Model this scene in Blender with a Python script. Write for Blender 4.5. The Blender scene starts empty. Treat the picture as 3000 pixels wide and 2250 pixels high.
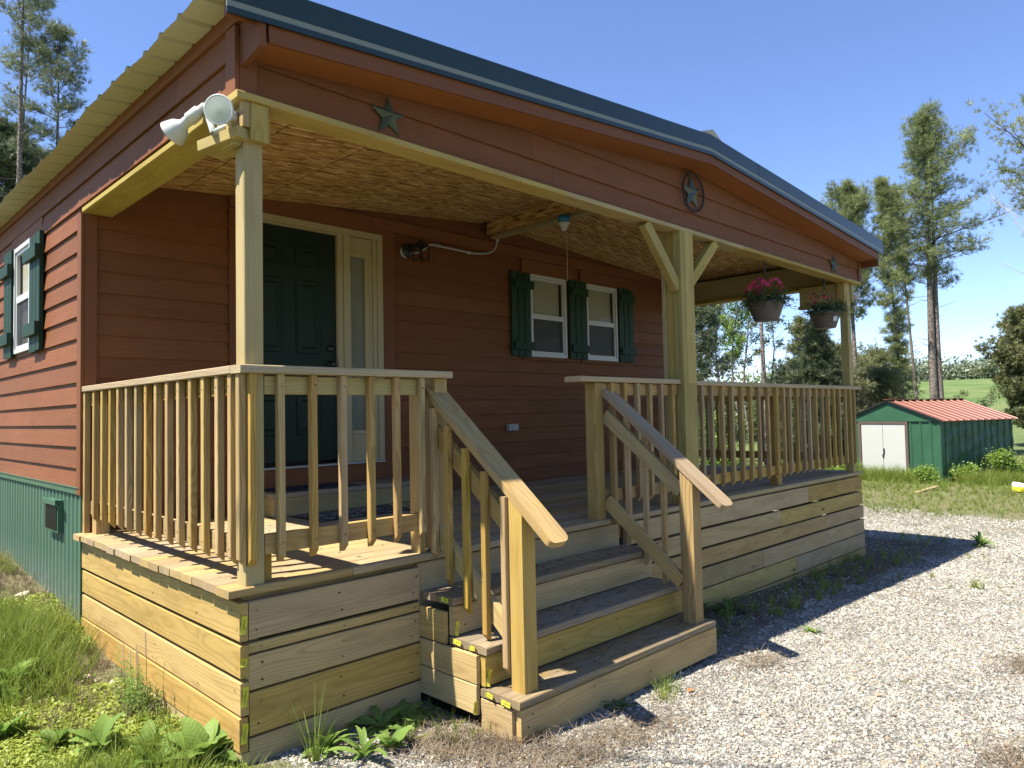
import bpy, bmesh, math, random
from mathutils import Vector, Matrix
import numpy as np
random.seed(7); rng = np.random.default_rng(11)
SC = bpy.context.scene
COL = SC.collection
PI = math.pi
# ------------------------------------------------------------------ camera
CAM = Vector((-1.34898, -3.09177, 0.73375))
yaw, pit, rol = math.radians(44.9363), math.radians(2.3729), math.radians(-1.13732)
fw = Vector((math.sin(yaw)*math.cos(pit), math.cos(yaw)*math.cos(pit), math.sin(pit)))
rt = Vector((math.cos(yaw), -math.sin(yaw), 0)); up = rt.cross(fw)
rt2 = math.cos(rol)*rt + math.sin(rol)*up; up2 = -math.sin(rol)*rt + math.cos(rol)*up
cd = bpy.data.cameras.new('camera'); cam = bpy.data.objects.new('camera', cd); COL.objects.link(cam)
cam.matrix_world = Matrix(((rt2.x, up2.x, -fw.x, CAM.x), (rt2.y, up2.y, -fw.y, CAM.y), (rt2.z, up2.z, -fw.z, CAM.z), (0, 0, 0, 1)))
cd.sensor_width = 36; cd.lens = 2124.284/3000*36; cd.clip_start = .05; cd.clip_end = 2000
SC.camera = cam
# ------------------------------------------------------------------ world, sun, exposure
SUNDIR = Vector((-.52, .15, 1.0)).normalized()          # towards the sun
wd = bpy.data.worlds.new('World'); SC.world = wd; wd.use_nodes = True
wn = wd.node_tree; bg = wn.nodes['Background']
sky = wn.nodes.new('ShaderNodeTexSky'); sky.sky_type = 'NISHITA'; sky.sun_disc = False
sky.sun_elevation = math.asin(SUNDIR.z); sky.sun_rotation = math.atan2(SUNDIR.x, SUNDIR.y)
sky.air_density = 1.0; sky.dust_density = .0; sky.ozone_density = 2.0; sky.altitude = 900
sm = wn.nodes.new('ShaderNodeMix'); sm.data_type = 'RGBA'; sm.blend_type = 'MULTIPLY'; sm.inputs[0].default_value = 1; sm.inputs[7].default_value = (.95, 1.0, 1.22, 1); wn.links.new(sky.outputs[0], sm.inputs[6]); wn.links.new(sm.outputs[2], bg.inputs[0]); bg.inputs[1].default_value = .08
sl = bpy.data.lights.new('sun', 'SUN'); sl.energy = 5.0; sl.angle = math.radians(.53); sl.color = (1, .95, .86)
sun = bpy.data.objects.new('sun', sl); COL.objects.link(sun)
sun.rotation_euler = (-SUNDIR).to_track_quat('-Z', 'Y').to_euler()
SC.view_settings.view_transform = 'Standard'; SC.view_settings.look = 'None'
SC.view_settings.exposure = 1.38; SC.view_settings.gamma = 1.0; SC.view_settings.use_curve_mapping = False
SC.render.engine = 'CYCLES'; SC.cycles.max_bounces = 5; SC.cycles.diffuse_bounces = 2; SC.cycles.glossy_bounces = 3
SC.cycles.transparent_max_bounces = 8; SC.cycles.use_denoising = True
# ------------------------------------------------------------------ node helper
class NT:
    def __init__(s, name):
        s.m = bpy.data.materials.new(name); s.m.use_nodes = True; s.t = s.m.node_tree
        s.b = s.t.nodes['Principled BSDF']; s.tc = None
    def n(s, typ, *ins, out=0, **pr):
        nd = s.t.nodes.new('ShaderNode'+typ)
        for k, v in pr.items():
            if k.startswith('i_'):
                q = k[2:].replace('_', ' ')
                s.put(nd.inputs[q], v)
            else: setattr(nd, k, v)
        for i, v in enumerate(ins):
            if v is not None: s.put(nd.inputs[i], v)
        return nd.outputs[out] if out is not None else nd
    def put(s, sock, v):
        if isinstance(v, bpy.types.NodeSocket): s.t.links.new(v, sock)
        elif isinstance(v, (tuple, list)) and len(v) == 3 and sock.type == 'RGBA': sock.default_value = (*v, 1)
        else: sock.default_value = v
    def math(s, op, a, b=None, c=None, clamp=False):
        nd = s.t.nodes.new('ShaderNodeMath'); nd.operation = op; nd.use_clamp = clamp
        for i, v in enumerate((a, b, c)):
            if v is not None: s.put(nd.inputs[i], v)
        return nd.outputs[0]
    def mix(s, f, a, b, blend='MIX'):
        nd = s.t.nodes.new('ShaderNodeMix'); nd.data_type = 'RGBA'; nd.blend_type = blend
        s.put(nd.inputs[0], f); s.put(nd.inputs[6], a); s.put(nd.inputs[7], b); return nd.outputs[2]
    def ramp(s, f, stops, interp='LINEAR'):
        nd = s.t.nodes.new('ShaderNodeValToRGB'); nd.color_ramp.interpolation = interp
        e = nd.color_ramp.elements
        while len(e) < len(stops): e.new(.5)
        for i, (p, c) in enumerate(stops):
            e[i].position = p; e[i].color = (*c, 1) if len(c) == 3 else c
        s.put(nd.inputs[0], f); return nd.outputs[0]
    def obj(s):
        return s.n('TexCoord', out=3)
    def pos(s): return s.n('NewGeometry', out=0)
    def noise(s, vec, scale, detail=3, rough=.55, dist=0, out=0):
        return s.n('TexNoise', out=out, i_Vector=vec, i_Scale=scale, i_Detail=detail, i_Roughness=rough, i_Distortion=dist)
    def voro(s, vec, scale, feature='F1', out=0, rnd=1.0):
        nd = s.t.nodes.new('ShaderNodeTexVoronoi'); nd.feature = feature
        s.put(nd.inputs['Vector'], vec); nd.inputs['Scale'].default_value = scale; nd.inputs['Randomness'].default_value = rnd
        return nd.outputs[out]
    def vmul(s, v, k):
        nd = s.t.nodes.new('ShaderNodeVectorMath'); nd.operation = 'MULTIPLY'; s.put(nd.inputs[0], v); s.put(nd.inputs[1], k); return nd.outputs[0]
    def vadd(s, v, k):
        nd = s.t.nodes.new('ShaderNodeVectorMath'); nd.operation = 'ADD'; s.put(nd.inputs[0], v); s.put(nd.inputs[1], k); return nd.outputs[0]
    def sep(s, v):
        nd = s.t.nodes.new('ShaderNodeSeparateXYZ'); s.put(nd.inputs[0], v); return nd.outputs
    def comb(s, x, y, z):
        nd = s.t.nodes.new('ShaderNodeCombineXYZ')
        for i, v in enumerate((x, y, z)): s.put(nd.inputs[i], v)
        return nd.outputs[0]
    def rand(s): return s.n('ObjectInfo', out=5)
    def bump(s, h, strength=.3, dist=.002):
        o = s.n('Bump', i_Strength=strength, i_Distance=dist, i_Height=h); s.put(s.b.inputs['Normal'], o); return o
    def fin(s, col, rough=.7, spec=.3, metal=0):
        s.put(s.b.inputs['Base Color'], col); s.put(s.b.inputs['Roughness'], rough)
        s.put(s.b.inputs['Specular IOR Level'], spec); s.b.inputs['Metallic'].default_value = metal
        return s.m
def plain(name, col, rough=.6, spec=.3, metal=0, var=.12, vs=9, bump=.0, bs=60):
    m = NT(name); p = m.obj(); nz = m.noise(p, vs, 4)
    c = m.mix(nz, tuple(x*(1-var) for x in col), tuple(min(1, x*(1+var)) for x in col))
    if bump: m.bump(m.noise(p, bs, 3), bump, .002)
    return m.fin(c, rough, spec, metal)

def wood(name, light, dark, ring=.0105, ringamt=.55, knots=.5, grey=0.0, greycol=(.30, .27, .24), tint=.16, rough=.72):
    m = NT(name); r = m.rand()
    p = m.obj(); s = m.sep(p)
    r2 = m.math('FRACT', m.math('MULTIPLY', r, 17.31)); r3 = m.math('FRACT', m.math('MULTIPLY', r, 71.7))
    x = m.math('ADD', s[0], m.math('MULTIPLY', r, 40.0))
    low = m.noise(m.comb(m.math('MULTIPLY', x, 1.3), m.math('MULTIPLY', s[1], 3), m.math('MULTIPLY', s[2], 3)), 1.0, 2)
    low = m.math('SUBTRACT', low, .5)
    kv = m.comb(m.math('MULTIPLY', x, 1.5), m.math('ADD', m.math('MULTIPLY', s[1], 5.0), m.math('MULTIPLY', r2, 9)), m.math('MULTIPLY', r3, 5))
    kd = m.voro(kv, 1.0)
    kd2 = m.math('SUBTRACT', 1, m.math('MULTIPLY', kd, 3.2), clamp=True)       # bulge round a knot
    yy = m.math('ADD', s[1], m.math('MULTIPLY', m.math('SUBTRACT', r2, .5), .14))
    zz = m.math('ADD', m.math('ADD', s[2], .035), m.math('MULTIPLY', r3, .06))
    d = m.math('SQRT', m.math('ADD', m.math('MULTIPLY', yy, yy), m.math('MULTIPLY', zz, zz)))
    d = m.math('ADD', d, m.math('MULTIPLY', low, .095))
    d = m.math('ADD', d, m.math('MULTIPLY', m.math('MULTIPLY', kd2, kd2), .045))
    w = m.math('SINE', m.math('MULTIPLY', d, 6.2832/ring))
    w = m.math('POWER', m.math('ADD', m.math('MULTIPLY', w, .5), .5), 2.2)
    fine = m.noise(m.comb(m.math('MULTIPLY', x, 6), m.math('MULTIPLY', s[1], 260), m.math('MULTIPLY', s[2], 260)), 1.0, 2)
    big = m.noise(m.comb(m.math('MULTIPLY', x, 2.2), m.math('MULTIPLY', s[1], 14), m.math('MULTIPLY', s[2], 14)), 1.0, 3)
    c = m.mix(m.math('MULTIPLY', w, ringamt), light, dark)
    c = m.mix(m.math('MULTIPLY', fine, .35), c, tuple(v*.62 for v in light))
    c = m.mix(m.math('MULTIPLY', m.math('SUBTRACT', big, .42, clamp=True), 1.6, clamp=True), c, tuple(v*.8 for v in dark))
    # grey weathering
    gz = m.noise(m.vadd(p, m.comb(r, r2, r3)), 5.0, 4)
    gf = m.math('MULTIPLY', m.math('MULTIPLY_ADD', gz, 3.2, -1.1, clamp=True), grey)
    c = m.mix(gf, c, greycol)
    # knots: dark core, brown ring
    kc = m.math('LESS_THAN', kd, .055*knots+.0001); ks = m.math('SUBTRACT', 1, m.math('MULTIPLY', kd, 1/(.11*knots+.001)), clamp=True)
    gate = m.math('GREATER_THAN', m.voro(kv, 1.0, out=1), .35)
    c = m.mix(m.math('MULTIPLY', m.math('MULTIPLY', ks, gate), .85), c, (dark[0]*.35, dark[1]*.28, dark[2]*.25))
    c = m.mix(m.math('MULTIPLY', m.math('MULTIPLY', kc, gate), .7), c, (.035, .018, .01))
    hs = m.t.nodes.new('ShaderNodeHueSaturation'); m.put(hs.inputs['Color'], c)
    m.put(hs.inputs['Value'], m.math('MULTIPLY_ADD', r2, tint*2, 1-tint)); m.put(hs.inputs['Saturation'], m.math('MULTIPLY_ADD', r3, .3, .85))
    m.put(hs.inputs['Hue'], m.math('MULTIPLY_ADD', r, .014, .495))
    m.bump(m.math('ADD', m.math('MULTIPLY', w, -.5), fine), .25, .0015)
    return m.fin(hs.outputs[0], rough, .25)

M = {}
M['beam'] = wood('green_treated_pine', (0.4, 0.305, 0.115), (0.27, 0.19, 0.06), ring=0.012, ringamt=0.45, knots=0.5, grey=0, greycol=(0.3, 0.24, 0.165), tint=.13)
M['rail'] = wood('tan_pine', (0.44, 0.29, 0.1), (0.22, 0.12, 0.036), ring=0.011, ringamt=0.65, knots=0.6, grey=0.06, greycol=(0.3, 0.24, 0.165), tint=.13)
M['cap'] = wood('weathered_cap_pine', (0.42, 0.305, 0.145), (0.26, 0.165, 0.07), ring=0.013, ringamt=0.55, knots=0.5, grey=0.3, greycol=(0.3, 0.24, 0.165), tint=.13)
M['deck'] = wood('weathered_deck_pine', (0.4, 0.29, 0.145), (0.26, 0.165, 0.07), ring=0.014, ringamt=0.5, knots=0.5, grey=0.3, greycol=(0.3, 0.24, 0.165), tint=.13)
M['tread'] = wood('walked_step_pine', (0.32, 0.225, 0.12), (0.16, 0.105, 0.05), ring=0.015, ringamt=0.65, knots=0.6, grey=0.6, greycol=(0.19, 0.165, 0.135), tint=.13)
M['skirt'] = wood('skirting_pine', (0.47, 0.32, 0.125), (0.27, 0.17, 0.055), ring=0.014, ringamt=0.5, knots=0.9, grey=0.1, greycol=(0.3, 0.24, 0.165), tint=.13)

def siding_mat(name, col, bs=.55):
    m = NT(name); r = m.rand(); s = m.sep(m.obj())
    x = m.math('ADD', s[0], m.math('MULTIPLY', r, 50))
    low = m.noise(m.comb(m.math('MULTIPLY', x, 2), m.math('MULTIPLY', s[1], 9), 0.0), 1.0, 3)
    d = m.math('ADD', m.math('MULTIPLY', s[1], 1.0), m.math('MULTIPLY', low, .10))
    w = m.math('SINE', m.math('MULTIPLY', d, 6.2832/.007))
    f = m.noise(m.comb(m.math('MULTIPLY', x, 12), m.math('MULTIPLY', s[1], 300), s[2]), 1.0, 3)
    h = m.math('ADD', m.math('MULTIPLY', w, .4), m.math('MULTIPLY', f, 1.2))
    nz = m.noise(m.comb(m.math('MULTIPLY', x, 3), m.math('MULTIPLY', s[1], 8), 0.0), 1.0, 4)
    c = m.mix(nz, tuple(v*.82 for v in col), tuple(v*1.14 for v in col))
    c = m.mix(m.math('MULTIPLY', m.math('SUBTRACT', f, .55, clamp=True), 1.2), c, tuple(v*.72 for v in col))
    hs = m.t.nodes.new('ShaderNodeHueSaturation'); m.put(hs.inputs['Color'], c); gp = m.noise(m.pos(), 1.1, 4, .6); m.put(hs.inputs['Value'], m.math('ADD', m.math('MULTIPLY_ADD', r, .20, .74), m.math('MULTIPLY', gp, .34)))
    m.bump(h, bs, .003)
    return m.fin(hs.outputs[0], .62, .25)
RED = (.185, .066, .022)
M['siding'] = siding_mat('terracotta_lap_siding', RED)
M['trimred'] = siding_mat('terracotta_trim', (.172, .061, .021), .12)
M['soffit'] = siding_mat('painted_plywood_soffit', (.235, .085, .024), .06)
M['backing'] = plain('dark_sheathing', (.05, .03, .02))
M['green'] = plain('green_painted_metal', (.04, .105, .06), .42, .5, var=.25, vs=4)
M['skirtgreen'] = None
m = NT('green_corrugated_skirting'); p = m.obj(); g = m.sep(m.pos())
nz = m.noise(m.vmul(p, (1, 1, .35)), 7, 5); c = m.mix(nz, (.045, .105, .062), (.085, .15, .10))
f = m.math('MULTIPLY', m.math('MULTIPLY_ADD', g[2], -1.7, -.35, clamp=True), m.math('MULTIPLY_ADD', m.noise(p, 18, 5), 1.4, -.1, clamp=True), clamp=True)
c = m.mix(f, c, (.25, .25, .21))                               # soil splashed low on the metal
M['skirtgreen'] = m.fin(c, .5, .4)
M['shutter'] = siding_mat('dark_green_shutter_paint', (.014, .038, .020), .2)
M['door'] = plain('dark_green_door_paint', (.008, .018, .009), .5, .22, var=.1)
M['cream'] = plain('cream_casing_paint', (.36, .30, .16), .5, .35, var=.07, vs=6)
M['white'] = plain('white_vinyl', (.5, .5, .47), .4, .4, var=.04)
M['teal'] = plain('dark_teal_trim_metal', (.008, .022, .019), .38, .5, var=.12, vs=2)
M['bendlight'] = plain('bounce_tinted_trim_bend', (.18, .20, .15), .45, .4, var=.06, vs=2)  # trim metal made paler; bounced ground light is put into the colour
m = NT('cream_roof_underside'); p = m.obj(); nz = m.noise(m.vmul(p, (3, .6, 1)), 3, 4)
M['roofunder'] = m.fin(m.mix(nz, (.42, .41, .27), (.52, .50, .34)), .45, .4)
m = NT('osb_strands'); p = m.obj(); cols = None
for i, (a, sx, sy) in enumerate(((.35, 7, 38), (-.5, 8, 44), (1.0, 6, 34), (.02, 10, 52))):
    mp = m.n('Mapping', p, i_Rotation=(0, 0, a), i_Scale=(sx, sy, 30), i_Location=(i*3.3, 1.7*i, 0))
    mp = m.vadd(mp, m.vmul(m.noise(p, 9, 2, out=1), (1.2, 1.6, 0)))
    v = m.voro(mp, 1.0, out=1); val = m.sep(v)[0]
    cc = m.ramp(val, [(0, (.12, .055, .016)), (.16, (.34, .185, .058)), (.7, (.52, .32, .115)), (1, (.74, .53, .25))])
    cols = cc if cols is None else m.mix(m.math('GREATER_THAN', m.sep(v)[1], .52), cols, cc)
fib = m.noise(m.vmul(p, (25, 160, 30)), 1.0, 3)
cols = m.mix(m.math('MULTIPLY', fib, .35), cols, (.16, .08, .03))
m.bump(m.sep(cols)[0], .3, .002); M['osb'] = m.fin(cols, .7, .2)
m = NT('window_glass'); M['glass'] = m.fin((.02, .022, .02), .04, .8)
m.b.inputs['Alpha'].default_value = .13
m = NT('insect_screen'); M['screen'] = m.fin((.05, .05, .05), .6, .3); m.b.inputs['Alpha'].default_value = .42
M['blind'] = plain('cream_blind', (.60, .56, .40), .5, .3, var=.05)
M['black'] = plain('black_metal', (.012, .012, .012), .4, .5)
M['greymetal'] = plain('grey_conduit', (.34, .34, .32), .45, .5)
M['lampwhite'] = plain('white_lamp_housing', (.50, .51, .45), .35, .5, var=.03)
M['lens'] = plain('ribbed_lens_glass', (.42, .44, .32), .25, .7, var=.08, vs=30)
M['starmetal'] = plain('dark_green_star_metal', (.075, .10, .078), .38, .5, metal=.3, var=.25, vs=20)
M['rust'] = plain('rusty_twisted_wire', (.035, .03, .025), .5, .5, metal=.4)
M['yellow'] = plain('yellow_lumber_tag', (.55, .52, .05), .6, .2, var=.05)
M['ink'] = plain('black_ink', (.02, .02, .02), .7, .1)
M['orange'] = plain('orange_red_shed_roof', (.17, .052, .026), .45, .4, var=.1, vs=2)
M['shedgreen'] = plain('shed_green_metal', (.028, .088, .045), .42, .45, var=.25, vs=2)
M['shedwhite'] = plain('shed_door_white', (.42, .42, .38), .5, .3, var=.04, vs=3)
M['brown'] = plain('brown_door_jamb', (.10, .075, .06), .5, .3)
M['pot'] = plain('taupe_plastic_pot', (.115, .092, .078), .55, .3, var=.08)
M['bluebox'] = plain('blue_electrical_box', (.02, .16, .33), .45, .4)
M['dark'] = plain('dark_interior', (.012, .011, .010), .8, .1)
# ------------------------------------------------------------------ object helpers
W = {}
def reg(o, mw, parent=None):
    COL.objects.link(o); o.matrix_basis = mw
    if parent is not None:
        o.parent = parent; o.matrix_parent_inverse = W[parent.name].inverted()
    W[o.name] = mw.copy()
    return o
def thing(name, label, cat, loc=(0, 0, 0), group=None):
    o = bpy.data.objects.new(name, None); o.empty_display_size = .1
    reg(o, Matrix.Translation(loc)); o['label'] = label; o['category'] = cat
    if group: o['group'] = group
    return o
def tag(o, label=None, cat=None, group=None, kind=None):
    if label: o['label'] = label
    if cat: o['category'] = cat
    if group: o['group'] = group
    if kind: o['kind'] = kind
    return o
def mesh(name, verts, faces, mat, parent=None, mw=None, smooth=False):
    me = bpy.data.meshes.new(name); me.from_pydata([tuple(v) for v in verts], [], faces); me.update()
    if mat is not None: me.materials.append(mat)
    if smooth: me.polygons.foreach_set('use_smooth', [True]*len(me.polygons))
    return reg(bpy.data.objects.new(name, me), mw or Matrix.Identity(4), parent)
def inst(name, me, mw, parent=None): return reg(bpy.data.objects.new(name, me), mw, parent)
_cache = {}
def board_mesh(L, Wd, T, mat, ch, e0=(0, 0), e1=(0, 0), name='board'):
    key = (round(L, 4), round(Wd, 4), round(T, 4), mat.name, ch, e0, e1)
    if key in _cache: return _cache[key]
    a, b = Wd/2, T/2; c = min(ch, a*.4, b*.4)
    pr = [(-a+c, -b), (a-c, -b), (a, -b+c), (a, b-c), (a-c, b), (-a+c, b), (-a, b-c), (-a, -b+c)]
    vs = [(-L/2 + e0[0]*y + e0[1]*z, y, z) for y, z in pr] + [(L/2 + e1[0]*y + e1[1]*z, y, z) for y, z in pr]
    fs = [tuple(reversed(range(8))), tuple(range(8, 16))] + [(i, (i+1) % 8, 8+(i+1) % 8, 8+i) for i in range(8)]
    me = bpy.data.meshes.new(name); me.from_pydata(vs, [], fs); me.update(); me.materials.append(mat)
    _cache[key] = me
    return me
def B(name, x0, x1, y0, y1, z0, z1, mat, parent=None, ch=.0022, jit=0.0, e0=(0, 0), e1=(0, 0), L=None, T=None):
    """a board: local X along its length, local Z through its thickness"""
    lo = [min(x0, x1), min(y0, y1), min(z0, z1)]; hi = [max(x0, x1), max(y0, y1), max(z0, z1)]
    sz = [hi[i]-lo[i] for i in range(3)]; ce = Vector([(hi[i]+lo[i])/2 for i in range(3)])
    o = sorted(range(3), key=lambda i: -sz[i])
    li = L if L is not None else o[0]; ti = T if T is not None else ([i for i in o if i != li][-1])
    wi = 3-li-ti
    ex = [Vector((1, 0, 0)), Vector((0, 1, 0)), Vector((0, 0, 1))]
    X, Z = ex[li], ex[ti]; Y = Z.cross(X)
    me = board_mesh(sz[li], sz[wi], sz[ti], mat, ch, e0, e1, name)
    mw = Matrix(((X.x, Y.x, Z.x, ce.x), (X.y, Y.y, Z.y, ce.y), (X.z, Y.z, Z.z, ce.z), (0, 0, 0, 1)))
    if jit:
        mw = mw @ Matrix.Translation((0, random.uniform(-jit, jit)*.4, random.uniform(-jit, jit))) @ Matrix.Rotation(random.uniform(-jit, jit)*.25, 4, 'X')
    return inst(name, me, mw, parent)
def BL(name, p0, p1, wd, th, upv, mat, parent=None, ch=.0022, e0=(0, 0), e1=(0, 0)):
    """a board from p0 to p1 (centre line), upv = direction of its thickness"""
    p0, p1 = Vector(p0), Vector(p1); X = (p1-p0); L = X.length; X.normalize()
    Z = Vector(upv); Z = (Z - X*Z.dot(X)).normalized(); Y = Z.cross(X); ce = (p0+p1)/2
    me = board_mesh(L, wd, th, mat, ch, e0, e1, name)
    return inst(name, me, Matrix(((X.x, Y.x, Z.x, ce.x), (X.y, Y.y, Z.y, ce.y), (X.z, Y.z, Z.z, ce.z), (0, 0, 0, 1))), parent)
def bm_obj(name, bm, mat, parent=None, mw=None, smooth=False):
    me = bpy.data.meshes.new(name); bm.to_mesh(me); bm.free(); me.materials.append(mat)
    if smooth: me.polygons.foreach_set('use_smooth', [True]*len(me.polygons))
    return reg(bpy.data.objects.new(name, me), mw or Matrix.Identity(4), parent)
def box_bm(bm, x0, x1, y0, y1, z0, z1):
    v = [bm.verts.new(p) for p in ((x0, y0, z0), (x1, y0, z0), (x1, y1, z0), (x0, y1, z0), (x0, y0, z1), (x1, y0, z1), (x1, y1, z1), (x0, y1, z1))]
    for f in ((0, 3, 2, 1), (4, 5, 6, 7), (0, 1, 5, 4), (1, 2, 6, 5), (2, 3, 7, 6), (3, 0, 4, 7)): bm.faces.new([v[i] for i in f])
def tube_data(pts, rad, seg=8, cap=True):
    """pts: list of Vector, rad: float or list"""
    n = len(pts); rad = rad if isinstance(rad, (list, tuple)) else [rad]*n
    vs, fs = [], []; prev = None
    for i, p in enumerate(pts):
        d = (pts[min(i+1, n-1)]-pts[max(i-1, 0)]).normalized()
        if prev is None: a = d.orthogonal().normalized()
        else: a = (prev - d*prev.dot(d)).normalized()
        prev = a; b = d.cross(a)
        for k in range(seg):
            t = 2*PI*k/seg; vs.append(p + (a*math.cos(t)+b*math.sin(t))*rad[i])
    for i in range(n-1):
        for k in range(seg):
            k2 = (k+1) % seg; fs.append((i*seg+k, i*seg+k2, (i+1)*seg+k2, (i+1)*seg+k))
    if cap: fs.append(tuple(reversed(range(seg)))); fs.append(tuple(range((n-1)*seg, n*seg)))
    return vs, fs
def tube(name, pts, rad, mat, parent=None, seg=8):
    v, f = tube_data([Vector(p) for p in pts], rad, seg); return mesh(name, v, f, mat, parent, smooth=True)
def lathe(name, prof, mat, parent=None, mw=None, seg=28, smooth=True):
    """prof: (r, z) list"""
    vs, fs = [], []
    for r, z in prof:
        for k in range(seg):
            t = 2*PI*k/seg; vs.append((r*math.cos(t), r*math.sin(t), z))
    for i in range(len(prof)-1):
        for k in range(seg):
            k2 = (k+1) % seg; fs.append((i*seg+k, i*seg+k2, (i+1)*seg+k2, (i+1)*seg+k))
    if prof[0][0] > 1e-4: fs.append(tuple(reversed(range(seg))))
    if prof[-1][0] > 1e-4: fs.append(tuple(range((len(prof)-1)*seg, len(prof)*seg)))
    return mesh(name, vs, fs, mat, parent, mw, smooth)
def frame_mw(o, zdir, xhint=(1, 0, 0)):
    Z = Vector(zdir).normalized(); X = Vector(xhint); X = (X-Z*X.dot(Z)).normalized(); Y = Z.cross(X)
    return Matrix(((X.x, Y.x, Z.x, o[0]), (X.y, Y.y, Z.y, o[1]), (X.z, Y.z, Z.z, o[2]), (0, 0, 0, 1)))

# ------------------------------------------------------------------ ground height
def sstep(a, b, x):
    t = min(1, max(0, (x-a)/(b-a))); return t*t*(3-2*t)
def gz(x, y):
    xx = min(max(x, 0), 24)
    z = -.765 - .0235*xx - .0003*xx*xx
    z += sstep(.3, 5, y)*.33*(1-sstep(.2, 1.5, x))*(1-sstep(8, 14, y))
    r = math.hypot(x, y)
    if r > 32: z += 8.4*sstep(30, 215, r)
    z += .010*math.sin(1.9*x+.7)*math.sin(2.3*y+1.1) + .02*math.sin(.5*x)*math.sin(.43*y+2)*sstep(2, 8, r)
    return z

# ------------------------------------------------------------------ HOUSE
house = thing('house', 'terracotta lap-sided house with dark green shutters and a low gable roof over its front porch', 'house', (3.8, 4, -.7))
WY = 2.40; XL = .035; XR = 7.46
LAPS = [.282, .425, .570, .715, .860, 1.007, 1.156, 1.308, 1.460, 1.608, 1.757, 1.905, 2.055, 2.206, 2.36, 2.517, 2.66]
def lap_board(parent, p0, p1, z0, h, out, name='siding_board'):
    """lap siding board along p0->p1 (xy), bottom at z0, exposed height h, out = outward normal (xy)"""
    a, b = Vector((*p0, 0)), Vector((*p1, 0)); X = (b-a); L = X.length; X.normalize()
    N = Vector((*out, 0)); hh = h+.022
    key = ('lap', round(L, 4), round(h, 4), X.cross(N).z > 0)
    if key not in _cache:
        pr = [(.0125, 0), (.0235, 0.0), (.0235, .003), (.0045, hh), (-.006, hh)]        # (outward, up)
        n = len(pr); sg = 1
        vs = [(-L/2, u, o) for o, u in pr]+[(L/2, u, o) for o, u in pr]
        fs = [tuple(range(n)), tuple(reversed(range(n, 2*n)))]+[(i, n+i, n+(i+1) % n, (i+1) % n) for i in range(n)]
        me = bpy.data.meshes.new(name); me.from_pydata(vs, [], fs); me.update()
        bmm = bmesh.new(); bmm.from_mesh(me); bmesh.ops.recalc_face_normals(bmm, faces=bmm.faces); bmm.to_mesh(me); bmm.free()
        me.materials.append(M['siding']); _cache[key] = me
    ce = (a+b)/2 + Vector((0, 0, z0)) - N*.0235
    Y = Vector((0, 0, 1)); Z = N
    if X.cross(Y).dot(Z) < 0: X = -X
    return inst(name, _cache[key], Matrix(((X.x, Y.x, Z.x, ce.x), (X.y, Y.y, Z.y, ce.y), (X.z, Y.z, Z.z, ce.z), (0, 0, 0, 1))), parent)
def bxw(name, x0, x1, y0, y1, z0, z1, mat, parent):
    bm = bmesh.new(); box_bm(bm, x0, x1, y0, y1, z0, z1); return bm_obj(name, bm, mat, parent)
# left wall (facing -X)
lw = bxw('side_wall', XL+.13, .25, WY+.12, 13, -.05, 2.60, M['backing'], house)
lwb = bxw('beam_wall', XL+.026, .12, .02, WY+.12, 2.192, 2.57, M['backing'], house)
WINY = (3.80, 4.38); WINZ = (1.335, 2.245)
for i in range(len(LAPS)-1):
    z0, h = LAPS[i], LAPS[i+1]-LAPS[i]
    ys = WY+.075 if z0 < 2.2 else .095
    cuts = [ys]
    y = ys + (random.uniform(1.2, 3.4) if z0 < 2.2 else {13: .82, 14: .62, 15: 2.9}.get(i, 2))
    while y < 12.5: cuts.append(y); y += 3.66
    cuts.append(13)
    for a, b in zip(cuts, cuts[1:]):
        segs = [(a, b)]
        if z0+h > WINZ[0]+.02 and z0 < WINZ[1]-.02:
            segs = []
            if a < WINY[0]: segs.append((a, min(b, WINY[0]+.01)))
            if b > WINY[1]: segs.append((max(a, WINY[1]-.01), b))
        for s0, s1 in segs:
            if s1-s0 > .03: lap_board(lw if z0 < 2.2 else lwb, (XL, s0), (XL, s1-.002), z0, h, (-1, 0))
cb = B('corner_trim', XL-.006, XL+.016, WY-.02, WY+.07, .25, 2.152, M['trimred'], house)
B('corner_trim', XL+.017, XL+.095, WY-.018, WY+.004, .0, 2.152, M['trimred'], house)
B('corner_trim', XL-.006, XL+.016, -.008, .09, 2.192, 2.49, M['trimred'], house)
B('corner_trim', XL+.017, XL+.098, -.010, .012, 2.192, 2.44, M['trimred'], house)
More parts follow.
